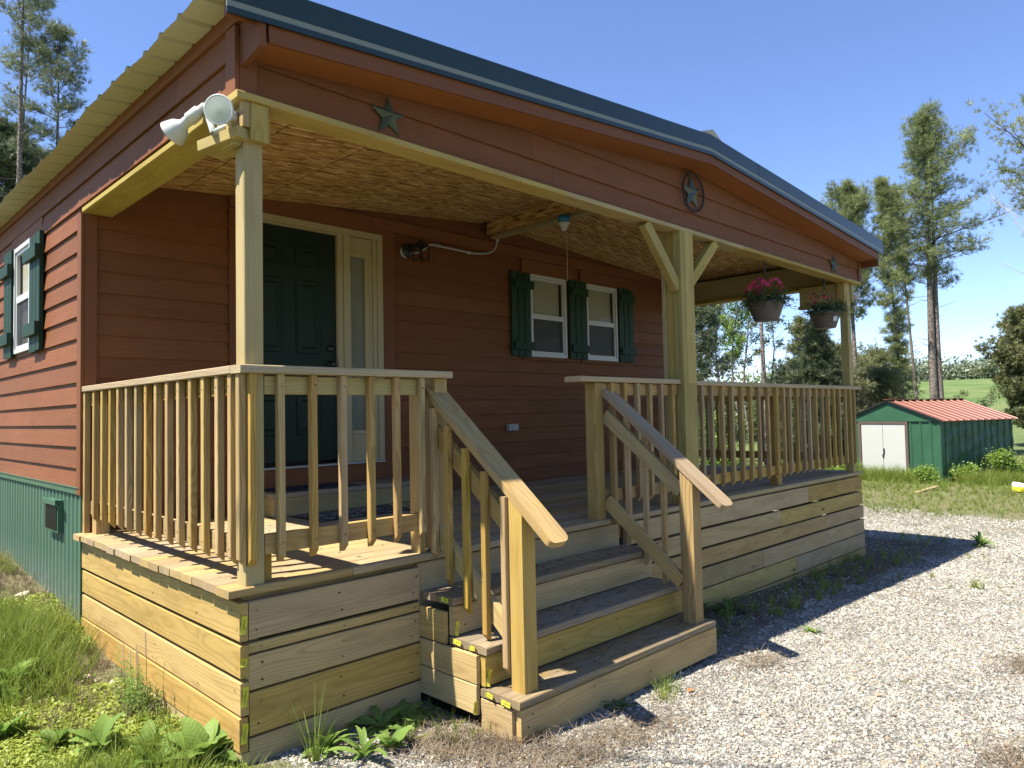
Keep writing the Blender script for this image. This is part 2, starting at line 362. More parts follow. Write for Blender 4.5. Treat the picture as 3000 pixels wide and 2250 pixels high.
# front wall (facing -Y)
fwall = bxw('front_wall', XL+.16, XR-.01, WY+.13, WY+.20, -.05, 2.60, M['backing'], house)
gw = mesh('upper_wall', [(XL+.03, WY+.03, 2.60), (3.83, WY+.03, 2.74), (XR, WY+.03, 2.60), (XL+.03, WY+.1, 2.60), (3.83, WY+.1, 2.74), (XR, WY+.1, 2.60)],
          [(0, 1, 2), (5, 4, 3), (0, 2, 5, 3)], M['backing'], house)
def front_lap(x0, x1, z0, h): lap_board(fwall, (x0, WY), (x1, WY), z0, h, (0, -1))
zs = [.0, .147, .295, .443, .591, .739, .887, 1.035, 1.183, 1.331, 1.479, 1.627, 1.775, 1.923, 2.071, 2.219, 2.367, 2.545, 2.70]
for i in range(len(zs)-1):
    z0, h = zs[i], zs[i+1]-zs[i]
    if z0 < 2.39: front_lap(XL+.10, 1.052, z0, h)
    if z0 > 2.3: front_lap(1.13, XR-.0, z0, h) if z0 > 2.5 else None
    if z0 < 2.4:
        cuts = [2.60, XR-.06]
        if i % 2: cuts.insert(1, 3.2+.33*((i*7) % 5)+1.2)
        for a, b in zip(cuts, cuts[1:]):
            for s0, s1 in ([(a, b)] if not (z0+h > 1.37 and z0 < 2.27) else [(a, min(b, 4.43)), (max(a, 5.03), min(b, 5.40)), (max(a, 6.0), b)]):
                if s1-s0 > .03: front_lap(s0, s1-.002, z0, min(h, 2.44-z0))
B('trim_board', 1.05, 1.128, WY-.020, WY+.004, .175, 2.385, M['trimred'], house)
B('trim_board', 2.466, 2.600, WY-.020, WY+.004, .0, 2.433, M['trimred'], house)
B('trim_board', XR-.062, XR+.03, WY-.020, WY+.004, .0, 2.433, M['trimred'], house)
for a_, b_ in ((4.30, 5.15), (5.30, 6.15)):
    B('trim_board', a_, b_, WY-.016, WY+.002, 2.284, 2.434, M['siding'], house); B('trim_board', a_, b_, WY-.016, WY+.002, 1.325, 1.361, M['siding'], house)
B('trim_board', XL+.006, XL+.022, 3.5, 4.6, 2.247, 2.40, M['siding'], house); B('trim_board', XL+.006, XL+.022, 3.5, 4.6, 1.30, 1.333, M['siding'], house)
B('trim_board', 2.373, 2.600, WY-.022, WY+.002, 2.389, 2.434, M['trimred'], house)
B('frieze_board', 1.05, 2.37, WY-.026, WY-.001, 2.392, 2.547, M['trimred'], house)
B('frieze_board', 2.372, 4.9, WY-.026, WY-.001, 2.436, 2.548, M['trimred'], house)
B('frieze_board', 4.902, XR-.0, WY-.026, WY-.001, 2.436, 2.548, M['trimred'], house)
B('sill_board', 1.128, 2.464, WY-.02, WY+.004, .178, .325, M['trimred'], house)
# gable above the header
def slopeL(x): return 2.348+.0915*x
def soff(x): return slopeL(x) if x < 3.83 else 2.698-.068*(x-3.83)
def rooft(x): return 2.588+.0882*(x) if x < 3.83 else 2.926-.0632*(x-3.83)
gab = mesh('gable_wall', [(XL+.03, .028, 2.19), (XR+.09, .028, 2.19), (XR+.09, .028, 2.62), (3.83, .028, 2.88), (XL+.03, .028, 2.56),
                          (XL+.03, .10, 2.19), (XR+.09, .10, 2.19), (XR+.09, .10, 2.62), (3.83, .10, 2.88), (XL+.03, .10, 2.56)],
           [(0, 1, 2, 3, 4), (9, 8, 7, 6, 5), (0, 5, 6, 1)], M['backing'], house)
gz_ = [2.190, 2.345, 2.520, 2.695]
for i, (a, js) in enumerate(zip(gz_[:3], ([2.16, 5.1], [1.97, 4.29], [3.53, 5.6]))):
    lo, hi = (XL+.10, XR+.045)
    if i == 2: lo, hi = 1.75, 6.6
    cuts = [lo]+[j for j in js if lo < j < hi]+[hi]
    for s0, s1 in zip(cuts, cuts[1:]): lap_board(gab, (s0, 0), (s1-.002, 0), a, gz_[i+1]-a, (0, -1))
B('corner_trim', XR+.045, XR+.125, -.010, .012, 2.192, 2.50, M['trimred'], house)
B('corner_trim', XR+.103, XR+.125, .013, .10, 2.192, 2.50, M['trimred'], house)
# rake: soffit, fascia, metal trim
def slab(name, xs, y0, y1, zf, th, mat, parent, off=0):
    vs, fs = [], []
    for x in xs:
        z = zf(x)+off
        vs += [(x, y0, z), (x, y1, z), (x, y1, z+th), (x, y0, z+th)]
    n = len(xs)
    for i in range(n-1):
        a, b = i*4, i*4+4
        fs += [(a, b, b+1, a+1), (a+1, b+1, b+2, a+2), (a+2, b+2, b+3, a+3), (a+3, b+3, b, a)]
    fs += [(0, 1, 2, 3), tuple(reversed(range(4*n-4, 4*n)))]
    vs = [Vector(v) for v in vs]; c = sum(vs, Vector())/len(vs)
    d = Vector((xs[-1]-xs[0], 0, zf(xs[-1])-zf(xs[0]))).normalized()
    mw = Matrix(((d.x, 0, -d.z, c.x), (0, 1, 0, c.y), (d.z, 0, d.x, c.z), (0, 0, 0, 1)))
    inv = mw.inverted(); return mesh(name, [inv @ v for v in vs], [tuple(reversed(f)) for f in fs], mat, parent, mw)
roof = slab('roof', [.1, 3.83, 7.5], .11, 12.9, rooft, .012, M['backing'], house, off=-.06)
for s0, s1 in ((.085, 1.95), (1.952, 3.83), (3.832, 5.9), (5.902, 7.62)):
    slab('soffit_panel', [s0, s1], -.182, .004, soff, .010, M['soffit'], roof)
for s0, s1 in ((.10, 3.83), (3.832, 7.62)):
    slab('fascia_board', [s0, s1], -.192, -.168, soff, .155, M['trimred'], roof, off=.004)
    slab('fascia_edge', [s0, s1], -.196, -.1925, soff, .030, M['trimred'], roof, off=.002)
# returns that close the overhang at both ends
mesh('end_block', [(.085, -.195, 2.335), (.085, .0, 2.305), (.085, .0, 2.5), (.085, -.195, 2.5), (.055, -.195, 2.335), (.055, .0, 2.305), (.055, 0, 2.5), (.055, -.195, 2.5)],
     [(0, 3, 2, 1), (4, 5, 6, 7), (0, 1, 5, 4), (3, 7, 6, 2), (0, 4, 7, 3), (1, 2, 6, 5)], M['trimred'], roof)
B('end_block', 7.60, 7.63, -.19, .0, 2.37, 2.60, M['trimred'], roof)
slab('sub_fascia', [-.075, .055], -.165, -.14, lambda x: 2.44+.09*x, .11, M['trimred'], roof)
# rake trim, four lengths with lapped joints
for k, (s0, s1) in enumerate(((-.092, 3.04), (3.025, 3.83), (3.83, 4.645), (4.63, 7.735))):
    dy = -.0015 if k in (0, 3) else 0
    slab('rake_trim', [s0, s1], -.208+dy, -.203, rooft, .1075, M['teal'], roof, off=-.1055)
    slab('rake_trim_bend', [s0, s1], -.2065+dy, -.200, rooft, .028, M['bendlight'], roof, off=-.1335)
    slab('rake_trim_lip', [s0, s1], -.209+dy, -.200, rooft, .027, M['teal'], roof, off=-.1605)
    slab('rake_trim_flange', [s0, s1], -.203, -.10, rooft, .003, M['teal'], roof, off=.001)
# ribbed metal sheets (underside seen at the eave)
def ribs(y):
    t = (y+.02) % .2286
    if t < .012: return .019*t/.012
    if t < .030: return .019
    if t < .042: return .019*(.042-t)/.012
    return .003 if (.10 < t < .115 or .16 < t < .175) else 0
ys = []; y = -.20
while y < 13:
    base = math.floor((y+.02)/.2286)*.2286-.02
    for t in (0, .012, .030, .042, .0999, .10, .115, .1151, .1599, .16, .175, .1751): ys.append(base+t)
    y += .2286
ys = sorted(set(round(v, 5) for v in ys if v >= -.2))
def sheet(name, x0, x1, mat, off=0):
    vs = [];
    for yv in ys:
        r = ribs(yv+1e-5)
        dx = .010*math.sin(yv*3.1)+.004*math.sin(yv*11)
        vs += [(x0+(dx if x0 < 0 else 0), yv, rooft(x0)-.018+r+off), (x1, yv, rooft(x1)-.018+r+off)]
    fs = [(2*i, 2*i+2, 2*i+3, 2*i+1) for i in range(len(ys)-1)]
    return mesh(name, vs, fs, mat, roof)
sheet('roof_sheet', -.135, 3.83, M['roofunder']); sheet('roof_sheet', 3.83, 7.75, M['roofunder'])
sheet('roof_sheet', -.135, 3.83, M['teal'], .0015); sheet('roof_sheet', 3.83, 7.75, M['teal'], .0015)
vs = []
for yv in (-.215, 0, 13): vs += [(3.68, yv, 2.935), (3.83, yv, 2.962 + (.03 if yv < -.1 else 0)), (3.98, yv, 2.932), (3.83, yv, 2.955)]
mesh('ridge_cap', [(3.66, -.19, 2.915), (3.84, -.22, 2.972), (4.05, -.19, 2.92), (3.66, 13, 2.92), (3.84, 13, 2.97), (4.05, 13, 2.92), (3.84, -.2, 2.93)],
     [(0, 1, 4, 3), (1, 2, 5, 4), (0, 6, 1), (1, 6, 2)], M['greymetal'], roof)
# frieze under the eave on the left wall
mesh('eave_board', [(XL-.004, -.15, 2.50), (XL-.004, 13, 2.55), (XL-.004, 13, 2.60), (XL-.004, -.15, 2.60), (XL+.02, -.15, 2.50), (XL+.02, 13, 2.55), (XL+.02, 13, 2.60), (XL+.02, -.15, 2.60)],
     [(0, 3, 2, 1), (4, 5, 6, 7), (0, 1, 5, 4), (0, 4, 7, 3)], M['trimred'], roof)
# porch ceiling: OSB sheets
def ceilz(x): return 2.382+.0905*x if x < 3.8 else 2.726-.067*(x-3.8)
ceil = slab('porch_ceiling', [.10, 3.8, 7.44], .103, 2.41, ceilz, .006, M['dark'], house, off=.016)
for s0, s1 in ((.12, .690), (.693, 1.30), (1.303, 2.02), (2.023, 2.745), (2.748, 3.72), (3.88, 4.60), (4.603, 5.21), (5.213, 5.83), (5.833, 6.44), (6.443, 7.44)):
    slab('osb_panel', [s0+.0035, s1-.0035], .102, 2.39, ceilz, .012, M['osb'], ceil)
# boxed ridge beam under the ceiling
B('osb_panel', 3.720, 3.732, .10, 2.31, 2.585, 2.735, M['osb'], ceil, T=0, L=1)
B('ridge_beam', 3.735, 3.773, .10, 2.32, 2.60, 2.74, M['beam'], ceil)
B('ridge_beam', 3.80, 3.889, .10, 2.34, 2.565, 2.603, M['beam'], ceil)
# header planks and beams
hd = bxw('porch_header', .09, XR-.03, .112, .14, 2.20, 2.38, M['beam'], house)
for s0, s1 in ((.026, 2.25), (2.252, 4.66), (4.662, 7.10), (7.102, 7.465)):
    B('header_plank', s0, s1, -.039, .101, 2.155, 2.188, M['beam'], hd, ch=.004)
B('side_plank', .034, .225, .103, WY-.022, 2.153, 2.188, M['beam'], hd, ch=.004)
B('side_plank', XR-.19, XR, .103, WY-.022, 2.153, 2.188, M['beam'], hd, ch=.004)
B('side_beam', XR-.155, XR-.117, .103, WY-.022, 2.190, 2.45, M['beam'], hd)
B('side_beam', .12, .158, .103, WY-.022, 2.190, 2.38, M['beam'], hd)
# the right side of the house and wall behind
bxw('side_wall', XR-.01, XR+.02, WY+.02, 13, -.05, 2.60, M['siding'], house)
B('beam_cladding', XR+.02, XR+.04, .1, 13, 2.19, 2.55, M['siding'], house)
bxw('back_wall', .06, XR, 12.95, 13, -.8, 2.6, M['siding'], house)
# ------------------------------------------------------------------ door with sidelight
door = bxw('door', 1.19, 2.0, WY+.012, WY+.05, .378, 2.316, M['door'], house)
def panel_bm(x0, x1, z0, z1, y, parent, mat):
    vs = []; steps = ((0, -.004), (.010, .012), (.026, .012), (.055, -.006))
    for d, dep in steps: vs += [(x0+d, y-.004+dep, z0+d), (x1-d, y-.004+dep, z0+d), (x1-d, y-.004+dep, z1-d), (x0+d, y-.004+dep, z1-d)]
    fs = []
    for i in range(3):
        for k in range(4):
            a, b = i*4+k, i*4+(k+1) % 4; fs.append((a, b, b+4, a+4))
    fs.append((12, 13, 14, 15))
    return mesh('door_panel', vs, fs, mat, parent)
for x0, x1 in ((1.275, 1.50), (1.623, 1.848)):
    for z0, z1 in ((2.01, 2.18), (1.275, 1.89), (.595, .925)): panel_bm(x0, x1, z0, z1, WY+.012, door, M['door'])
for zz in (1.327, 1.19):
    lathe('door_knob' if zz < 1.3 else 'deadbolt', [(.0, 0), (.032, .0), (.033, .008), (.018, .014), (.016, .03), (.028, .042), (.03, .058), (.018, .07), (0, .072)] if zz < 1.3 else [(0, 0), (.03, 0), (.031, .012), (.022, .02), (0, .022)],
          M['black'], door, frame_mw((1.945, WY+.012, zz), (0, -1, 0)))
dfr = B('door_frame', 1.128, 2.462, WY-.035, WY-.004, 2.332, 2.388, M['cream'], house)
for a, b, y0, z0, z1 in ((1.128, 1.175, -.035, .36, 2.331), (1.175, 1.19, -.02, .378, 2.331), (2.002, 2.055, -.022, .345, 2.331), (2.057, 2.123, -.035, .345, 2.331), (2.405, 2.462, -.037, .345, 2.331), (2.365, 2.404, -.024, .345, 2.331)):
    B('casing', a, b, WY+y0, WY+.02, z0, z1, M['cream'], dfr)
B('casing', 1.19, 2.001, WY-.02, WY+.02, 2.317, 2.331, M['cream'], dfr)
sp = B('sidelight_panel', 2.124, 2.364, WY-.002, WY+.02, 2.195, 2.331, M['cream'], dfr)
B('sidelight_panel', 2.124, 2.364, WY-.002, WY+.02, .345, .58, M['cream'], dfr)
for a, b, z0, z1 in ((2.124, 2.140, .58, 2.195), (2.288, 2.330, .58, 2.195), (2.331, 2.364, .58, 2.195), (2.141, 2.287, 2.152, 2.195), (2.141, 2.287, .58, .62)):
    B('sidelight_bead', a, b, WY-.010, WY+.02, z0, z1, M['cream'], dfr)
bxw('sidelight_glass', 2.135, 2.292, WY+.012, WY+.016, .61, 2.16, M['glass'], dfr)
bxw('sidelight_curtain', 2.137, 2.290, WY+.022, WY+.026, .61, 2.16, plain('sheer_curtain', (.34, .34, .25), .8, .1, var=.2, vs=14), dfr)
B('threshold', 1.128, 2.462, WY-.045, WY+.02, .328, .344, M['greymetal'], dfr)
# ------------------------------------------------------------------ windows and shutters
def window(x0, x1, z0, z1, zm, org, ux, n, parent, blinds=True):
    """ux: direction of width, n: outward normal; org: origin on the wall"""
    ux, n, org = Vector(ux), Vector(n), Vector(org)
    def P(u, d, z): return org+ux*u+n*d+Vector((0, 0, z))
    def bar(name, u0, u1, za, zb, d0, d1, mat, par):
        vs = [P(u, d, z) for z in (za, zb) for u, d in ((u0, d0), (u1, d0), (u1, d1), (u0, d1))]
        bm = bmesh.new(); v = [bm.verts.new(q) for q in vs]
        for f in ((0, 3, 2, 1), (4, 5, 6, 7), (0, 1, 5, 4), (1, 2, 6, 5), (2, 3, 7, 6), (3, 0, 4, 7)): bm.faces.new([v[i] for i in f])
        bmesh.ops.recalc_face_normals(bm, faces=bm.faces)
        return bm_obj(name, bm, mat, par)
    f = bar('window', x0, x0+.028, z0, z1, -.02, .018, M['white'], parent)
    for a, b, c, d in ((x1-.028, x1, z0, z1), (x0+.0285, x1-.0285, z0, z0+.035), (x0+.0285, x1-.0285, z1-.035, z1)): bar('frame', a, b, c, d, -.02, .018, M['white'], f)
    for a, b, c, d in ((x0+.029, x0+.056, z0+.036, z1-.036), (x1-.056, x1-.029, z0+.036, z1-.036), (x0+.0565, x1-.0565, zm-.03, zm+.025), (x0+.0565, x1-.0565, z0+.036, z0+.062), (x0+.0565, x1-.0565, z1-.062, z1-.036)):
        bar('sash', a, b, c, d, -.02, .006, M['white'], f)
    bar('pane', x0+.05, x1-.05, zm+.02, z1-.05, -.014, -.010, M['glass'], f)
    bar('pane', x0+.05, x1-.05, z0+.05, zm-.02, -.014, -.010, M['glass'], f)
    bar('insect_screen', x0+.05, x1-.05, z0+.05, zm-.02, -.006, -.0045, M['screen'], f)
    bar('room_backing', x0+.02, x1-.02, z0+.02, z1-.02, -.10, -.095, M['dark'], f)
    if blinds:
        z = z1-.07; bar('blind_rail', x0+.06, x1-.075, z, z+.03, -.045, -.028, M['blind'], f)
        zend = z0+.07 if blinds != 2 else zm
        while z > zend:
            z -= .0225; s = bar('blind_slat', x0+.06, x1-.075, z, z+.019, -.040, -.036, M['blind'], f)
    return f
window(4.422, 5.033, 1.364, 2.281, 1.817, (0, WY, 0), (1, 0, 0), (0, -1, 0), house)
window(5.397, 6.007, 1.364, 2.281, 1.817, (0, WY, 0), (1, 0, 0), (0, -1, 0), house)
window(-WINY[1], -WINY[0], WINZ[0], WINZ[1], 1.80, (XL, 0, 0), (0, -1, 0), (-1, 0, 0), house)
mesh('curtain', [(XL+.06, WINY[0]+.05+.04*i, z) for z in (1.38, 2.2) for i in range(13)], [(i, i+1, i+14, i+13) for i in range(12)], plain('white_lace_curtain', (.34, .36, .34), .8, .1, vs=25, var=.3), house)
def shutter(x0, x1, z0, z1, b1, b2, side=0, batt=(0, 0)):
    """side 0: on front wall, 1: on left wall; batt = how far each batten runs past the slats"""
    if side == 0: s = bxw('shutter', x0+.01, x1-.01, WY-.004, WY+.0, z0+.02, z1-.02, M['dark'], house)
    else: s = bxw('shutter', XL-.001, XL+.002, x0+.01, x1-.01, z0+.02, z1-.02, M['dark'], house)
    w = (x1-x0-.02)/3
    for k in range(3):
        a = x0+k*(w+.01); dz = random.uniform(-.006, .006)
        if side == 0: B('slat', a, a+w, WY-.032, WY-.006, z0+dz, z1+dz, M['shutter'], s)
        else: B('slat', XL-.034, XL-.003, a, a+w, z0+dz, z1+dz, M['shutter'], s)
    for zb in (b1, b2):
        if side == 0: B('batten', x0+batt[0], x1+batt[1], WY-.058, WY-.033, zb, zb+.088, M['shutter'], s)
        else: B('batten', XL-.068, XL-.035, x0+batt[0], x1+batt[1], zb, zb+.10, M['shutter'], s)
shutter(4.12, 4.418, 1.355, 2.275, 1.430, 2.100, batt=(.028, .03))
shutter(5.075, 5.392, 1.360, 2.287, 1.440, 2.112, batt=(.02, .0))
shutter(6.03, 6.33, 1.365, 2.297, 1.455, 2.130, batt=(.02, .02))
shutter(3.40, 3.73, 1.30, 2.225, 1.42, 2.02, 1, (-.02, .07))
shutter(4.40, 4.70, 1.31, 2.25, 1.42, 2.02, 1, (-.03, .03))
# ------------------------------------------------------------------ metal skirting on the left
def corr(y0, y1, z0, z1, x, amp=.013, pitch=.10):
    vs, fs = [], []; y = y0; prof = []
    while y < y1:
        for t, a in ((0, 0), (.18, 0), (.32, 1), (.62, 1), (.78, 0)): prof.append((y+t*pitch, x-a*amp))
        y += pitch
    for yy, xx in prof: vs += [(xx, yy, z0), (xx, yy, z1)]
    fs = [(2*i, 2*i+1, 2*i+3, 2*i+2) for i in range(len(prof)-1)]
    return mesh('metal_skirting', vs, fs, M['skirtgreen'], house)
sk = corr(WY+.0, 12.9, -.95, .285, XL+.022)
B('skirting_trim', XL-.004, XL+.004, WY-.0, 12.9, .250, .292, M['green'], sk); B('skirting_trim', XL-.012, XL+.03, WY+.0, 12.9, .293, .297, M['green'], sk)
B('skirting_end', XL-.0, XL+.03, WY-.012, WY-.0, -.95, .285, M['green'], sk)
vt = bxw('foundation_vent', .008, XL+.01, 2.84, 3.18, -.045, .185, M['green'], sk)
for k in range(11):
    y = 2.865+k*.0285; B('grille_bar', .001, .008, y, y+.012, -.03, .14, M['black'], vt, ch=.001)
B('vent_hood', -.012, .007, 2.83, 3.19, .15, .19, M['green'], vt)
# ------------------------------------------------------------------ PORCH DECK
deck = thing('porch_deck', 'raised porch deck of pine boards with horizontal skirting boards', 'deck', (3.7, 1.2, -.75))
floor_ = bxw('joist_frame', .09, 7.33, .06, 2.36, -.16, -.042, M['skirt'], deck)
nb = 17; bw = 2.395/nb
for i in range(nb):
    y0 = .0+i*bw; xe = random.uniform(-.006, .006); cuts = [xe]
    if i == 0: cuts += [.615, 4.3]
    elif i % 2: cuts += [3.65]
    else: cuts += [2.44, 6.1]
    cuts.append(7.40+random.uniform(-.005, .005))
    for a, b in zip(cuts, cuts[1:]):
        B('deck_board', a, b-.003, y0, y0+bw-.0045, -.037, 0, M['deck'], deck, ch=.005, jit=.0012, L=0, T=2)
# skirting boards, left end (facing -X), boards stop flush with the front
for z0, z1, dx in ((-.228, -.064, 0), (-.387, -.248, 0), (-.546, -.406, .001), (-.700, -.5545, -.004), (-.86, -.706, .002)):
    B('skirting_board', .045+dx, .083+dx, .0, WY-.02, z0, z1, M['skirt'], deck, jit=.002, ch=.003)
for z0, z1 in ((-.231, -.066), (-.289, -.246), (-.449, -.300), (-.643, -.459), (-.83, -.653)):
    B('skirting_board', .088, 1.02, .003, .041, z0, z1, M['skirt'], deck, jit=.003, ch=.003)
for z0, z1 in ((-.375, -.19), ): B('skirting_board', 1.03, 2.80, .03, .065, z0+.0, z1+.14, M['skirt'], deck, jit=.002)
zz = [(-.209, -.054), (-.369, -.229), (-.521, -.388), (-.693, -.541), (-.858, -.704), (-1.02, -.868)]
for k, (z0, z1) in enumerate(zz):
    sp_ = (5.9, 5.3, 6.3, 4.9, 5.6, 5.2)[k]
    B('skirting_board', 2.86, sp_, .004, .042, z0, z1, M['skirt'], deck, jit=.003, ch=.003)
    B('skirting_board', sp_+.003, 7.37+k*.006, .004, .042, z0-.002, z1-.002, M['skirt'], deck, jit=.003, ch=.003)
    B('skirting_board', 7.345, 7.383, .044, WY, z0, z1, M['skirt'], deck)
bxw('sub_post', .088, .15, .05, .14, -1.0, -.17, M['skirt'], deck); bxw('sub_post', 7.25, 7.34, .055, .14, -1.1, -.17, M['skirt'], deck)
# ------------------------------------------------------------------ railings
BT = .034
def bal_mesh(h, bev, ang, key):
    """2x2 baluster, local Z down-up 0..h, bevelled foot (lowest on the inner edge)"""
    k = ('bal', round(h, 4), key)
    if k in _cache: return _cache[k]
    a = BT/2; c = .003
    pr = [(-a+c, -a), (a-c, -a), (a, -a+c), (a, a-c), (a-c, a), (-a+c, a), (-a, a-c), (-a, -a+c)]
    vs = [(bev*(.5 - (u*ang[0]+v*ang[1])/BT), u, v) for u, v in pr]+[(h, u, v) for u, v in pr]
    fs = [tuple(reversed(range(8))), tuple(range(8, 16))]+[(i, (i+1) % 8, 8+(i+1) % 8, 8+i) for i in range(8)]
    me = bpy.data.meshes.new('baluster'); me.from_pydata(vs, [], fs); me.update(); me.materials.append(M['rail']); _cache[k] = me
    return me
def baluster(x, y, z0, z1, face, parent):
    """x,y centre; face: outward dir index: 'F' front (-Y), 'L' left (-X); local X up, local Y=world X, local Z=world Y"""
    ang = {'F': (0, 1), 'L': (1, 0), 'R': (-1, 0)}[face]
    me = bal_mesh(z1-z0, .036, ang, face)
    tl = random.uniform(-.002, .002)
    mw = Matrix(((0, 1, 0, x), (0, 0, 1, y), (1, 0, 0, z0), (0, 0, 0, 1))) @ Matrix.Rotation(tl, 4, 'Z') @ Matrix.Rotation(random.uniform(-.01, .01), 4, 'X')
    return inst('baluster', me, mw, parent)
CZ0, CZ1 = .938, .975
# corner section (left end and left half of the front)
rl = thing('porch_railing', 'wooden railing round the near corner of the porch, left of the steps', 'railing', (.1, .06, 0), 'porch railings')
B('cap_board', .038, .178, .075, WY-.01, CZ0, CZ1, M['cap'], rl, ch=.004)
B('cap_board', .039, 1.245, -.030, .072, CZ0, CZ1, M['cap'], rl, ch=.004, L=0, T=2)
B('top_rail', .084, .122, .108, WY-.03, .846, .935, M['rail'], rl); B('bottom_rail', .084, .122, .108, WY-.03, .122, .211, M['rail'], rl)
B('top_rail', .174, 1.05, .022, .060, .846, .930, M['beam'], rl); B('bottom_rail', .174, 1.05, .022, .060, .125, .214, M['skirt'], rl)
for y in (2.142, 1.966, 1.806, 1.65, 1.496, 1.337, 1.174, 1.024, .858, .70, .545, .39, .232, .094): baluster(.064, y+BT/2, .085, .936, 'L', rl)
baluster(.0655, .028, .085, .936, 'L', rl); baluster(.103, -.001, .085, .936, 'F', rl)
for x in (.224, .389, .550, .711, .870, 1.030): baluster(x+BT/2, .004, .085, .936, 'F', rl)
B('end_board', .047, .083, 2.345, 2.385, .0, .936, M['rail'], rl)
B('wall_post', .083, .165, 2.215, 2.30, .0, .846, M['rail'], rl, L=2)
B('short_post', .190, .225, .062, .105, .0, .124, M['rail'], rl, L=2)
B('newel_post', 1.158, 1.246, .022, .108, .0, .936, M['rail'], rl); B('newel_block', 1.056, 1.094, .036, .122, .0, .936, M['rail'], rl)
# section right of the steps
rr = thing('porch_railing', 'wooden railing along the front of the porch from the steps to its far corner', 'railing', (4.9, .06, 0), 'porch railings')
B('cap_board', 2.366, 3.59, -.012, .128, CZ0+.004, CZ1+.004, M['cap'], rr, ch=.004)
B('cap_board', 3.785, 7.42, -.012, .128, CZ0-.002, CZ1-.002, M['cap'], rr, ch=.004)
for a, b in ((2.645, 3.59), (3.80, 7.18)):
    B('top_rail', a, b, .024, .062, .853, .937, M['rail'], rr); B('bottom_rail', a, b, .024, .062, .112, .198, M['rail'], rr)
for x in (2.700, 2.854, 3.012, 3.164, 3.318, 3.470): baluster(x+BT/2, .006, .085, .938, 'F', rr)
x = 3.905
for x in (3.905, 4.056, 4.232, 4.400, 4.571, 4.737, 4.891, 5.069, 5.244, 5.40, 5.535, 5.692, 5.847, 5.988, 6.149, 6.306, 6.468, 6.62, 6.77, 6.94, 7.075, 7.20): baluster(x+BT/2, .006, .085, .936, 'F', rr)
B('newel_post', 2.555, 2.643, .020, .108, 0, .937, M['rail'], rr); B('short_post', 5.38, 5.468, .064, .15, .0, .9, M['rail'], rr, L=2)
rs = thing('porch_railing', 'shaded railing across the far right end of the porch, seen through the front balusters', 'railing', (7.3, 1.2, 0), 'porch railings')
B('cap_board', 7.26, 7.40, .13, WY-.02, CZ0, CZ1, M['cap'], rs)
B('top_rail', 7.262, 7.30, .13, WY-.02, .846, .935, M['rail'], rs); B('bottom_rail', 7.262, 7.30, .13, WY-.02, .118, .207, M['rail'], rs)
for k in range(14): baluster(7.32, .22+k*.155, .07, .936, 'R', rs)
B('end_post', 7.22, 7.305, 2.28, 2.365, 0, .84, M['rail'], rs)
# ------------------------------------------------------------------ POSTS
pl = thing('porch_post', 'slim square post at the near corner of the porch, sunlit on its left side', 'post', (.12, .06, 0), 'porch posts')
B('post_shaft', .080, .170, .018, .106, .0, 2.153, M['beam'], pl, ch=.004)
B('post_block', .096, .181, -.022, .0165, 1.985, 2.153, M['beam'], pl); B('post_block', .060, .0955, -.018, .0165, 2.04, 2.153, M['rail'], pl)
B('post_block', .172, .210, .02, .11, 2.0, 2.153, M['rail'], pl)
pm = thing('porch_post', 'thick built-up middle post with two diagonal braces', 'post', (3.68, .1, 0), 'porch posts')
B('post_board', 3.597, 3.782, -.038, -.001, .001, 2.153, M['beam'], pm, L=2, T=1, ch=.003)
B('post_batten', 3.655, 3.782, -.0395, -.0385, .95, 2.154, M['beam'], pm, L=2, T=1, ch=.0003)
for y0, y1, dx in ((.0, .037, 0), (.039, .108, .012), (.110, .148, 0)): B('post_shaft', 3.600+dx, 3.775-dx, y0, y1, .0, 2.2, M['beam'], pm, L=2)
def brace(p0, p1, parent): BL('brace', p0, p1, .089, .038, (0, 1, 0), M['beam'], parent, e0=(.55, 0), e1=(-.55, 0))
BL('brace', (3.18, .01, 2.15), (3.60, .01, 1.70), .085, .060, (0, 1, 0), M['beam'], pm)
BL('brace', (4.20, .01, 2.15), (3.78, .01, 1.76), .085, .060, (0, 1, 0), M['beam'], pm)
pr_ = thing('porch_post', 'slim square post at the far corner of the porch, next to the shed', 'post', (7.22, .06, 0), 'porch posts')
B('post_shaft', 7.178, 7.268, .018, .106, .0, 2.153, M['beam'], pr_, ch=.004)
B('post_block', 7.10, 7.30, .02, .10, 1.93, 2.153, M['beam'], pr_, L=0) ; B('post_block', 7.272, 7.34, .0, .04, 1.95, 2.153, M['beam'], pr_)
B('post_block', 7.14, 7.19, .11, .55, 1.94, 2.153, M['beam'], pr_); B('post_block', 7.12, 7.20, .11, .56, 1.90, 1.938, M['beam'], pr_)
